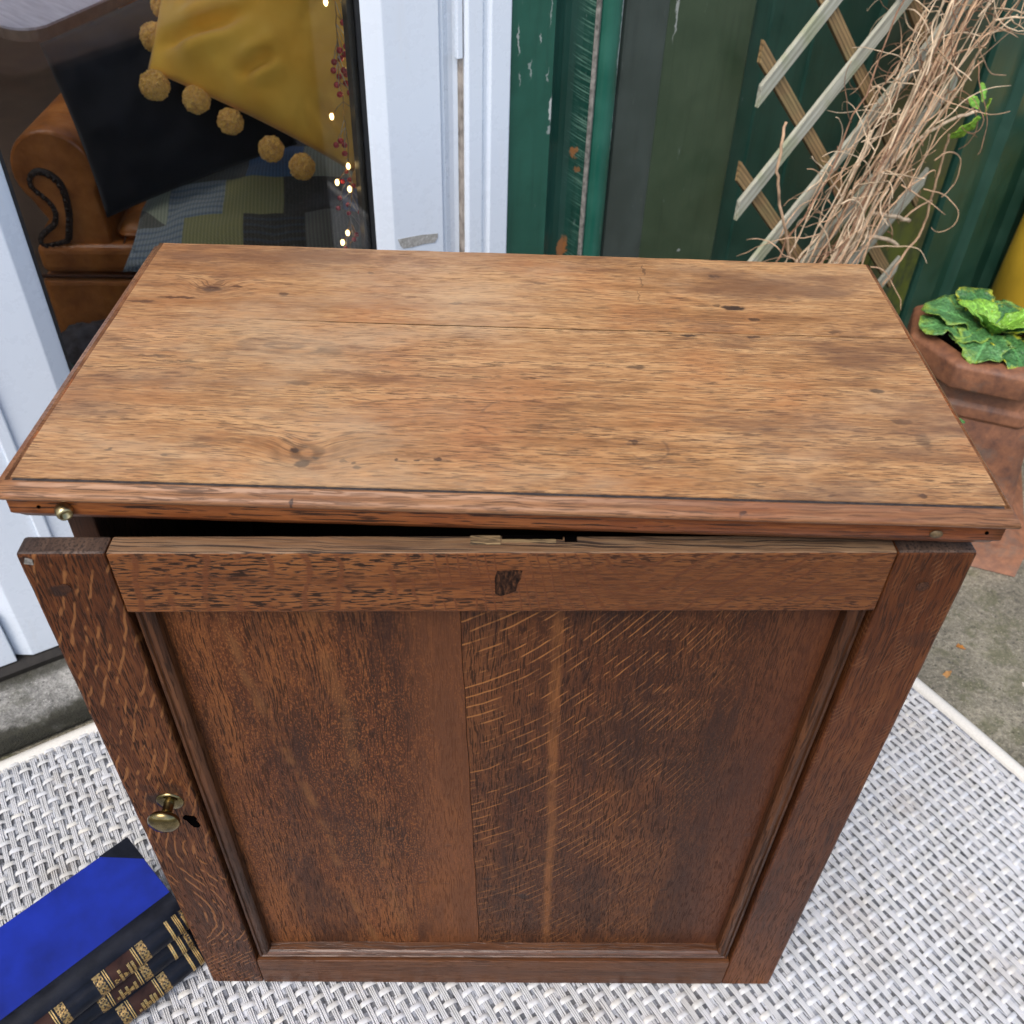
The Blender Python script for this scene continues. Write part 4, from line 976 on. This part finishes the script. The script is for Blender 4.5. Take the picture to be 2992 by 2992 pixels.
loft('neck_ring', [(.088, .060, .296), (.088, .062, .262), (.0935, .068, .256), (.0945, .071, .240), (.090, .070, .234)], M_terra, pot, .002)
loft('pot_body', [(.0895, .069, .236), (.096, .078, .205), (.103, .088, .150), (.112, .102, .085), (.120, .114, .070)], M_terra, pot, .003)
loft('base_plinth', [(.118, .112, .074), (.143, .140, .058), (.147, .146, .050), (.148, .148, .0)], M_terra, pot, .005, cap0=True)
M_soil = simple('dark potting soil', (.022, .014, .009), .95, .6, 200, .8, bd=.004)
V = []; F = []
for i in range(19):
    for j in range(19):
        x = (i / 18 - .5) * .168; y = (j / 18 - .5) * .168
        V.append((x, y, .300 + .012 * mn.noise(Vector((x * 40, y * 40, 1)))))
F = [(i * 19 + j, i * 19 + j + 1, (i + 1) * 19 + j + 1, (i + 1) * 19 + j) for i in range(18) for j in range(18)]
mesh('soil', V, F, M_soil, pot, smooth=True)
prim = thing('primrose_plant', 'low rosette of crinkled green leaves with yellow edges growing in the terracotta planter', 'plant', (.734, .838, .318))
for yw, L, Wd, pit, cu, mt, z in ((92, .128, .080, 14, .55, M_leaf_d, .012), (118, .09, .062, 24, .9, M_leaf_d, .014), (146, .112, .085, 10, .8, M_leaf_d, .020), (70, .118, .078, 20, .6, M_leaf_d, .016), (40, .115, .08, 22, .8, M_leaf_d, .012),
                                (-172, .118, .074, 4, .9, M_leaf_y, .018), (-140, .10, .070, 12, 1.0, M_leaf_d, .014), (-70, .12, .08, 18, .7, M_leaf_d, .014), (-25, .12, .08, 16, .8, M_leaf_d, .014), (10, .11, .072, 26, .7, M_leaf_y, .018), (-110, .11, .072, 24, .8, M_leaf_y, .022)):
    leaf_geo('leaf', L * .88, Wd * .88, Vector((.008 * -math.sin(R(yw)), .008 * math.cos(R(yw)), z)), R(yw), R(pit + (10 if pit > 8 else 14)), cu, mt, prim, wav=.4, ruff=.30, cup=.08)
for yw, L, Wd, pit, cu, mt in ((60, .066, .036, 52, .7, M_leaf_l), (110, .058, .030, 60, .5, M_leaf_l), (10, .062, .038, 50, .9, M_leaf_l), (-45, .070, .042, 44, 1.0, M_leaf_y), (-90, .060, .034, 56, .7, M_leaf_l), (160, .05, .028, 58, .6, M_leaf_l), (-140, .048, .028, 55, .6, M_leaf_l)):
    leaf_geo('leaf', L, Wd, Vector((.006 * -math.sin(R(yw)), .006 * math.cos(R(yw)), .018)), R(yw), R(pit), cu, mt, prim, wav=.3, ruff=.2, cup=.25)
weed = thing('small_weed', 'little yellowing weed sprouting between the cupboard and the planter', 'weed', (.618, .705, -.006))
M_wd = simple('yellow weed stem', (.36, .22, .04), .6, .3, 60); M_wg = simple('green weed leaf', (.06, .20, .05), .55, .3, 60)
for k in range(9):
    a = rnd.uniform(0, 6.28); h = rnd.uniform(.19, .265); sp = rnd.uniform(.01, .05)
    tip = Vector((math.cos(a) * sp, math.sin(a) * sp, h))
    tube('stem', jitter_path([(math.cos(a) * .006, math.sin(a) * .006, 0), tip * .55 + Vector((0, 0, .02)), tip], 10, .004, k), .0014, M_wd if k % 3 else M_wg, weed, 5)
    for q in range(3):
        leaf_geo('leaf', .022, .010, tip * (.75 + .12 * q), a + q * 2.1, R(15), .8, M_wg if (k + q) % 3 else M_wd, weed, wav=.1, ruff=.1)
tub = hthing('yellow_tub', 'yellow plastic tub by the green wall, cut off by the right edge of the photo', 'tub', 2.125, -.215, -.006)
M_yel = simple('yellow plastic', (.56, .36, .03), .4, .15, 12, .05)
lathe('tub_body', [(0, .002), (.205, .002), (.213, .010), (.198, .46), (.192, .46), (.190, .40), (0, .40)], M_yel, tub, 40)
lathe('tub_rim', [(.1985, .445), (.210, .447), (.213, .453), (.210, .461), (.198, .464), (.190, .4605)], M_yel, tub, 40)
for (x, y, a, nm_, lb) in ((.690, .497, .6, (.42, .17, .03), 'tiny orange fallen leaf on the concrete by the rug corner'), (.655, .455, 2.2, (.34, .17, .05), 'small dry tan leaf on the concrete nearest the rug edge'), (.765, .43, 1.1, (.55, .50, .42), 'pale dry leaf fragment on the concrete, farthest right of the fallen leaves')):
    t = thing('fallen_leaf', lb, 'fallen leaf', (x, y, -.0055), a, 'fallen leaves on the concrete')
    leaf_geo('leaf_blade', .020, .008, Vector((0, 0, .001)), 0, R(4), .9, simple('dry leaf', nm_, .7, .3, 100), t, wav=.2, ruff=.3)

# ------------------------------------------------------------------ room behind the glass
M_wallin = simple('pale room wall', (.55, .53, .50), .9, .2, 6)
M_floorin = simple('dark room floor', (.045, .03, .022), .5, .3, 12)
def rs(name, x0, x1, y0, y1, z0, z1, m): return hroot_struct(box(name, x0, x1, y0, y1, z0, z1, m))
rs('room_floor', -1.6, 2.6, .2402, 3.6, -.006, .045, M_floorin)
rs('room_floor', -.55, .787, .0605, .240, .0303, .045, M_floorin)
rs('room_wall', -1.6, 2.6, 3.6, 3.75, -.006, 2.6, M_wallin)
rs('room_wall', -1.75, -1.602, .2402, 3.75, -.006, 2.6, M_wallin)
rs('room_wall', 2.602, 2.75, .0715, 3.75, -.006, 2.6, M_wallin)
rs('room_wall', .789, 2.6, .0715, .09, -.006, 2.6, M_wallin)
# ceiling stops short: added, unseen skylight over the front half brightens the room
rs('room_ceiling', -1.6, 2.6, 1.9, 3.6, 2.45, 2.6, M_wallin)
sk = hthing('added_skylight', 'glazed added skylight brightening the room from out of view', 'added skylight', .3, 1.07, 2.5)
box('glass_pane', -1.899, 2.299, -.829, .828, 0, .006, M_glass, sk)
for x in (-1.1, -.3, .5, 1.3): box('glazing_bar', x - .02, x + .02, -.829, .828, .007, .05, M_pvc, sk)
# sofa: local x along the front, y back, z up
S0 = Vector((-.788, 1.005, 0)); SA = R(3)
def sl(x, y, z): return S0 + Vector((math.cos(SA) * x - math.sin(SA) * y, math.sin(SA) * x + math.cos(SA) * y, z))
n_ = N('tan leather'); f_ = n_.noise(n_.P, 14, 5, .6); v_ = n_.voro(n_.P, 240); cr = n_.noise(n_.sv(n_.P, 40, 40, 40), 1, 6, .7)
M_lea = n_.fin(n_.ramp(f_, [(.3, (.22, .066, .014)), (.55, (.44, .150, .032)), (.72, (.56, .22, .055))]), n_.smooth(f_, .3, .7, .28, .42), n_.bump(n_.noise(n_.sv(n_.P, 26, 60, 26), 1, 3, .6), .5, .006, n_.bump(n_.add(n_.mul(v_, .6), cr), .25, .0015)))
M_seam = simple('dark leather seam', (.05, .016, .006), .6, .3, 60)
M_nail = simple('blackened nail', (.035, .030, .026), .35, .4, 200, metal=.7)
sofa = thing('leather_armchair', 'tan leather armchair with rolled nail-studded arm behind the glass door', 'armchair', S0, SA)
def roll_arm(x0):
    cx, cz, r = .066, .468, .066
    pts = [(.124, .30), (.126, .36)] + [(cx + r * math.cos(a), cz + r * math.sin(a)) for a in [R(-28 + 250 * k / 22) for k in range(23)]] + [(.036, .388), (.022, .372), (.012, .355), (.010, .30)]
    return [(x0 + x, z) for x, z in pts]
def arm_geo(mirror):
    base = roll_arm(0); cx = sum(p[0] for p in base) / len(base); cz = sum(p[1] for p in base) / len(base)
    V = []; F = []; m = len(base)
    rings = [(.002, .006), (.004, .002), (.009, .0), (.22, .0), (.40, .0), (.60, .0), (.80, .0)]
    for y, ins in rings:
        for x, z in base:
            d = Vector((x - .066, z - .468)); L_ = max(d.length, 1e-4); q = Vector((x, z)) - d / L_ * ins
            xx = q.x + mn.noise(Vector((x * 20, y * 9, z * 20))) * .004 * (y > .1)
            V.append(((.74 - xx) if mirror else xx, y, q.y + mn.noise(Vector((x * 15, y * 8, 3))) * .004 * (y > .1)))
    for i in range(len(rings) - 1):
        for k in range(m): F.append((i * m + k, i * m + (k + 1) % m, (i + 1) * m + (k + 1) % m, (i + 1) * m + k))
    F.append(tuple(range(m))); F.append(tuple((len(rings) - 1) * m + k for k in range(m)))
    o = mesh('arm', V, F, M_lea, sofa, smooth=True); fixn(o)
    o.data.polygons[len(F) - 2].use_smooth = False
arm_geo(False); arm_geo(True)
band = [(.059, .360), (.070, .396), (.074, .428), (.071, .452), (.058, .467), (.041, .470), (.029, .460), (.029, .446), (.042, .431), (.051, .417), (.052, .401), (.045, .385), (.030, .374), (.017, .361), (.018, .350), (.036, .352), (.053, .357), (.059, .360)]
bp_ = jitter_path([(x, 0, z) for x, z in band], 70, 0, 1)
bn = tube('nail_band', [p + Vector((0, .0005, 0)) for p in bp_], .0060, simple('black braid', (.014, .012, .011), .7, .4, 300, .5), sofa, 8)
nb_bm = bmesh.new()
acc = 0.0; last = bp_[0]; heads = []
for a, b_ in zip(bp_[:-1], bp_[1:]):
    acc += (b_ - a).length
    if acc > .0092: heads.append(b_); acc = 0
for k, hpt in enumerate(heads):
    bm = bmesh.new(); bmesh.ops.create_icosphere(bm, subdivisions=2, radius=.0040)
    for v in bm.verts: v.co = v.co + hpt + Vector((0, -.0050, 0))
    bmobj('nail_head', bm, M_nail, sofa, smooth=True)
nb_bm.free()
extrude_poly('scroll_panel', [(x, z) for x, z in band[:-1]], -.0035, .008, M_lea, sofa, 'y', .001)
box('front_rail', .0, .74, -.016, .07, .12, .2985, M_lea, sofa, .014, 4)
box('front_border', .004, .736, -.010, .10, .3015, .352, M_lea, sofa, .014, 4)
box('side_base', .004, .10, .0705, .80, .12, .299, M_lea, sofa)
box('side_base', .64, .736, .0705, .80, .12, .299, M_lea, sofa)
def puff(name, x0, x1, y0, y1, z0, z1, crown, mat, parent):
    V = []; F = []; Nx = 24
    bm = bm_box(x0, x1, y0, y1, z0, z1, .022, 4)
    bmesh.ops.subdivide_edges(bm, edges=[e for e in bm.edges if e.calc_length() > .1], cuts=9, use_grid_fill=True)
    for v in bm.verts:
        u_ = (v.co.x - x0) / (x1 - x0); w_ = (v.co.y - y0) / (y1 - y0)
        if v.co.z > (z0 + z1) / 2: v.co.z += crown * 16 * max(0, u_ * (1 - u_)) * max(0, w_ * (1 - w_)) + mn.noise(v.co * 9) * .006
    return bmobj(name, bm, mat, parent, smooth=True)
puff('seat_cushion', .130, .610, .012, .58, .345, .378, .016, M_lea, sofa)
tube('seat_piping', [(.004, -.0125, .3), (.35, -.013, .3), (.736, -.0125, .3)], .0032, M_seam, sofa)
tube('seam', [(.145, .000, .349), (.150, .03, .372), (.22, .18, .390), (.30, .34, .392)], .0014, M_seam, sofa)
puff('backrest', .02, .72, .60, .82, .14, .60, .0, M_lea, sofa)
for x in (.05, .69):
    for y in (.05, .76): lathe('leg', [(0, .0), (.018, .0), (.028, .05), (.020, .09), (0, .095)], M_seam, sofa, 14, Matrix.Translation((x, y, .045)))
# cushions
def pillow(name, label, cat, c4, th, mat, wr=.006, pinch=.09, NN=40, exp=.55, sag=0.0, fold=None):
    """c4: corners TL, TR, BR, BL in sofa coordinates"""
    cen = sum((Vector(c) for c in c4), Vector()) / 4
    t = thing(name, label, cat, sl(cen.x, cen.y, min(c[2] for c in c4)), SA)
    base = Vector((cen.x, cen.y, min(c[2] for c in c4)))
    TL, TR, BR, BL = [Vector(c) - base for c in c4]
    nr = (TR - BL).cross(TL - BR).normalized()
    if nr.y > 0: nr = -nr
    V = []; F = []; UV = []; idx = {}
    for side in (1, -1):
        for i in range(NN + 1):
            for j in range(NN + 1):
                if side == -1 and (i in (0, NN) or j in (0, NN)): continue
                u_ = i / NN; v_ = j / NN
                uu, vv = u_ - .5, v_ - .5
                # pull the sides in between the corners
                pu = uu * (1 - pinch * (1 - (2 * abs(vv)) ** 2) * (2 * abs(uu)) ** 2) + .5
                pv = vv * (1 - pinch * (1 - (2 * abs(uu)) ** 2) * (2 * abs(vv)) ** 2) + .5
                p = (BL * (1 - pu) + BR * pu) * (1 - pv) + (TL * (1 - pu) + TR * pu) * pv
                e = max(0, 1 - (2 * uu) ** 2) ** exp * max(0, 1 - (2 * vv) ** 2) ** exp
                wk = mn.noise(Vector((u_ * 5, v_ * 5, side * 3 + th * 50))) * wr * 2 + mn.noise(Vector((u_ * 13, v_ * 9, side * 3))) * wr
                ex = fold(u_, v_) if fold and side == 1 else 0
                p = p + nr * (side * th * .5 * e + (wk + ex) * min(1, e * 2.0)) 
                idx[(side, i, j)] = len(V); V.append(p); UV.append((u_, v_))
    def g(side, i, j): return idx[(1, i, j)] if (i in (0, NN) or j in (0, NN)) else idx[(side, i, j)]
    for side in (1, -1):
        for i in range(NN):
            for j in range(NN):
                f = (g(side, i, j), g(side, i + 1, j), g(side, i + 1, j + 1), g(side, i, j + 1))
                F.append(f if side == 1 else f[::-1])
    o = mesh('cushion_cover', V, F, mat, t, smooth=True, uv=UV); fixn(o)
    return t, (TL, TR, BR, BL)
def cloth(name, c, hi, wv=900, rough=.9, sheen=.3):
    n = N(name); X, Y, Z = n.xyz(n.UV); f = n.noise(n.P, 12, 4, .6)
    wx = n.m('SINE', n.mul(X, wv)); wy = n.m('SINE', n.mul(Y, wv))
    h = n.mul(wx, wy)
    return n.fin(n.mix(n.smooth(f, .3, .7), c, hi), rough, n.bump(h, .15, .0006), Sheen_Weight=sheen)
M_black = cloth('black cushion cloth', (.0075, .0085, .0115), (.012, .013, .018), sheen=.08)
M_must = cloth('mustard cushion cloth', (.90, .46, .045), (.96, .56, .075))
pillow('black_cushion', 'large plain black square cushion leaning against the rolled armchair arm', 'cushion', [(.098, .005, .655), (.340, .12, .745), (.440, .05, .500), (.138, -.02, .405)], .085, M_black, .004, .035)
def crease(u_, v_):
    def valley(u0, v0, u1, v1, w, d):
        t = max(0, min(1, ((u_ - u0) * (u1 - u0) + (v_ - v0) * (v1 - v0)) / ((u1 - u0) ** 2 + (v1 - v0) ** 2)))
        q = math.hypot(u_ - u0 - t * (u1 - u0), v_ - v0 - t * (v1 - v0))
        return -d * math.exp(-(q / w) ** 2) * math.sin(math.pi * min(1, .15 + t * .85)) + d * .6 * math.exp(-((q - w * 2.2) / (w * 1.3)) ** 2) * math.sin(math.pi * t)
    return valley(.06, .12, .50, .44, .030, .016) + valley(.45, .14, .62, .30, .022, .012) + valley(.98, .04, .80, .20, .026, .014) + valley(.10, .55, .34, .62, .035, .010) + .010 * math.exp(-((u_ - .2) / .12) ** 2 - ((v_ - .18) / .12) ** 2)
must, mc = pillow('mustard_cushion', 'mustard yellow cushion edged with pompoms lying over the black cushion', 'cushion', [(.300, .14, .850), (.640, .04, .825), (.548, -.13, .526), (.264, -.06, .641)], .10, M_must, .0045, .04, 56, .5, 0, crease)
mbase = must.location
def pompom(px, py, pz, r):
    bm = bmesh.new(); bmesh.ops.create_icosphere(bm, subdivisions=5, radius=1)
    c = sl(px, py, pz)
    loc = Matrix.Rotation(-SA, 4, 'Z') @ (c - must.location)
    for v in bm.verts:
        d = v.co.normalized(); k = r * (1 + .10 * mn.noise(d * 3 + Vector((px * 50, 0, 0))) + .06 * mn.noise(d * 14) + rnd.uniform(-.07, .09))
        v.co = d * k + loc
    bmobj('pompom', bm, M_pom, must, smooth=False)
M_pom = simple('mustard pompom wool', (.97, .47, .10), .95, .35, 160, .5, Sheen_Weight=.5)
for q, r in (((.283, .02, .705), 0.0188), ((.271, -.02, .673), 0.0188), ((.273, -.072, .624), 0.0194), ((.329, -.078, .608), 0.0185), ((.375, -.093, .583), 0.0173), ((.432, -.118, .554), 0.0171), ((.476, -.138, .537), 0.0173), ((.560, -.14, .522), .014)): pompom(*q, r)
# knitted patchwork cushion
def patchmat():
    n = N('knitted patchwork'); s = n.t.nodes.new('ShaderNodeSeparateXYZ'); n.t.links.new(n.UV, s.inputs[0]); u_, v_ = s.outputs[0], s.outputs[1]
    vy = n.mul(v_, 5.0); cy = n.m('FLOOR', n.m('MINIMUM', vy, 4.99)); ux = n.add(n.mul(u_, 5.0), n.mul(n.m('MODULO', cy, 2.0), .35)); cx = n.m('FLOOR', n.m('MINIMUM', ux, 4.99)); fx = n.m('FRACT', ux); fy = n.m('FRACT', vy)
    dk, ck, dg_, gr, bl_, ol, cr_, pb, lb = (.085, .078, .058), (.13, .125, .10), (.17, .165, .13), (.25, .245, .20), (.11, .20, .34), (.36, .34, .14), (.44, .47, .33), (.34, .38, .38), (.17, .22, .36)
    tab = [pb, ol, dk, gr, bl_, cr_, pb, ol, dk, lb, dg_, ck, bl_, cr_, lb, gr, pb, dk, ck, bl_, gr, dg_, pb, ol, dk]
    tab2 = list(tab); tab2[5] = dg_; tab2[17] = bl_; tab2[21] = ol
    ix = n.m('DIVIDE', n.add(n.add(n.mul(cy, 5.0), cx), .5), 25.0)
    c = n.mix(n.m('GREATER_THAN', n.sub(1.0, fx), fy), n.ramp(ix, [(k / 25, q) for k, q in enumerate(tab)], True), n.ramp(ix, [(k / 25, q) for k, q in enumerate(tab2)], True))
    stp = n.ramp(ix, [(k / 25, ((.6 if k in (6, 16, 22, 0) else (.25 if k in (12, 2) else 0)),) * 3) for k in range(25)], True)
    st = n.m('SINE', n.mul(v_, 190.0)); c = n.mix(n.mul(n.smooth(st, .0, .8), stp), c, (.10, .17, .26))
    rb = n.m('SINE', n.mul(u_, 520.0)); rb2 = n.m('SINE', n.mul(v_, 420.0))
    c = n.mix(n.smooth(rb, -.2, .9, .28, 0), c, (.01, .01, .01)); fz = n.noise(n.P, 260, 3, .7); c = n.mix(n.smooth(fz, .5, .7, 0, .25), c, (.25, .25, .23))
    return n.fin(c, .95, n.bump(n.add(n.mul(rb, rb2), fz), .4, .0012), Sheen_Weight=.3)
pillow('patchwork_cushion', 'knitted patchwork cushion in blue, olive and charcoal blocks on the armchair seat', 'cushion', [(.195, .225, .470), (.60, .245, .490), (.66, -.10, .365), (.165, -.085, .345)], .12, patchmat(), .006, .02, 40, .36)
# side table, striped bag
tabl = thing('side_table', 'pale lilac grey wooden table top with rounded corner behind the black cushion', 'table', (-.70, 1.40, .045))
n_ = N('lilac grey painted wood'); X, Y, Z = n_.xyz(); f_ = n_.noise(n_.vec(n_.mul(n_.add(X, Y), 90), n_.mul(n_.sub(X, Y), 7), 0), 1, 4, .6)
M_tab = n_.fin(n_.ramp(f_, [(.3, (.36, .36, .45)), (.7, (.58, .58, .68))]), .38, n_.bump(f_, .1, .001))
M_tabe = simple('brown table edge', (.13, .095, .08), .5, .3, 40)
tp_ = [(-.98, 1.352), (-.911, 1.330), (-.885, 1.306), (-.868, 1.296), (-.850, 1.291), (-.834, 1.293), (-.822, 1.300), (-.812, 1.315), (-.739, 1.652), (-.683, 1.96), (-1.0, 2.05), (-1.12, 1.7)]
tl_ = [(x + .70, y - 1.40) for x, y in tp_]
extrude_poly('table_top', tl_, .553, .557, M_tab, tabl, 'z')
extrude_poly('table_edge', tl_, .535, .5528, M_tabe, tabl, 'z')
for x, y in ((-.04, .35), (-.16, .50)): lathe('table_leg', [(0, 0), (.012, 0), (.017, .534), (0, .5345)], M_tabe, tabl, 10, Matrix.Translation((x, y, 0)))
n_ = N('striped teal wool'); X, Y, Z = n_.xyz(); q_ = n_.m('SINE', n_.mul(n_.add(n_.add(X, n_.mul(Z, 1.6)), n_.mul(n_.noise(n_.P, 8, 3), .08)), 150.0))
M_bag = n_.fin(n_.mix(n_.smooth(q_, -.2, .5), (.012, .016, .017), (.045, .10, .09)), .9, n_.bump(n_.noise(n_.P, 200, 3), .5, .002))
M_bagg = simple('charcoal wool', (.05, .052, .06), .95, .5, 60, .6, bd=.003)
bag = thing('wool_blanket', 'crumpled dark teal striped blanket heaped on the floor in front of the armchair', 'blanket', sl(.09, -.10, .045), SA)
for k, (x, y, z, r, m_) in enumerate(((0.03, 0, .085, .085, M_bag), (-.07, -.01, .075, .07, M_bag), (-.02, .045, .135, .055, M_bagg), (.10, .0, .09, .07, M_bag))):
    bm = bmesh.new(); bmesh.ops.create_icosphere(bm, subdivisions=4, radius=1)
    for v in bm.verts:
        d = v.co.normalized(); kk = r * (1 + .22 * mn.noise(d * 1.8 + Vector((k * 5, 0, 0))) + .12 * mn.noise(d * 5 + Vector((0, k * 5, 0))))
        v.co = Vector((d.x * kk + x, d.y * kk + y, max(0, d.z * kk + z)))
    bmobj('blanket_fold', bm, m_, bag, smooth=True)

# ------------------------------------------------------------------ berry garland with fairy lights hanging inside the glass
gar = hthing('light_garland', 'hanging garland of red berries and lit warm fairy lights inside the glass door', 'fairy lights', .585, .045, .50)
M_wire = simple('silver wire', (.55, .52, .45), .35, .2, 100, metal=.8)
M_copper = simple('copper wire', (.50, .28, .10), .35, .2, 100, metal=.8)
M_berry = simple('glossy red berry', (.50, .012, .025), .22, .35, 120)
n_ = N('warm bulb'); M_bulb = n_.fin((1, .8, .45), .3); n_.b.inputs['Emission Color'].default_value = (1.0, .68, .28, 1); n_.b.inputs['Emission Strength'].default_value = 3.2
def gp_(s, z, d=0.0): return Vector((s - .585, d, z - .50))
wire = [(.5837, .83), (.5837, .7915), (.5829, .7609), (.581, .7348), (.5808, .7092), (.5837, .6882), (.5825, .6673), (.5841, .6486), (.584, .6201), (.5819, .6075), (.5844, .5872), (.5831, .5638), (.5768, .5443), (.5835, .518), (.5744, .5001), (.578, .46)]
wp = jitter_path([gp_(*q) for q in wire], 60, .002, 2)
tube('main_wire', wp, .0006, M_copper, gar, 5)
def nearest(p): return min(wp, key=lambda q: abs(q.z - (p.z + .016)) + abs(q.x - p.x) * .2)
for s, z in ((.5736, .7899), (.6000, .783), (.5970, .7241), (.5949, .6903), (.5681, .6673), (.5971, .6673), (.5818, .6067), (.5675, .5871), (.58, .5788), (.5960, .5684), (.5731, .5212), (.5643, .5106), (.5975, .7584), (.579, .48)):
    p = gp_(s, z, rnd.uniform(-.006, .006)); q = nearest(p)
    tube('bulb_wire', [q, (p + q) / 2 + Vector((0, 0, .002)), p], .0005, M_copper, gar, 4)
    bm = bmesh.new(); bmesh.ops.create_icosphere(bm, subdivisions=2, radius=.0026)
    for v in bm.verts: v.co = Vector((v.co.x, v.co.y, v.co.z * 1.6)) + p
    bmobj('bulb', bm, M_bulb, gar, smooth=True)
bers = [(.5973, .7769), (.5883, .7698), (.596, .7463), (.5932, .7424), (.5824, .7409), (.592, .7332), (.5792, .7259), (.5877, .7283), (.5859, .7186), (.5908, .7122), (.5785, .716), (.5849, .7086), (.5893, .7022), (.5787, .7014), (.5883, .695), (.5783, .6927), (.5733, .6402), (.5728, .6308), (.5807, .6318), (.5769, .6245), (.5818, .5976), (.5803, .5913), (.5838, .584), (.5762, .5854), (.567, .5687), (.596, .5532), (.5808, .5539), (.5655, .5536), (.5778, .5462), (.5899, .5477), (.5923, .5366), (.5916, .5243), (.5819, .5202), (.5785, .5137), (.5655, .504)]
for i, (s, z) in enumerate(bers):
    p = gp_(s, z, rnd.uniform(-.010, .010)); q = nearest(p + Vector((0, 0, .008)))
    tube('berry_stem', [q, (p * .6 + q * .4) + Vector((0, .002, .002)), p], .0004, M_wire, gar, 4)
    bm = bmesh.new(); bmesh.ops.create_icosphere(bm, subdivisions=3, radius=.0036 if i < 20 else .0030)
    for v in bm.verts: v.co += p
    bmobj('berry', bm, M_berry, gar, smooth=True)
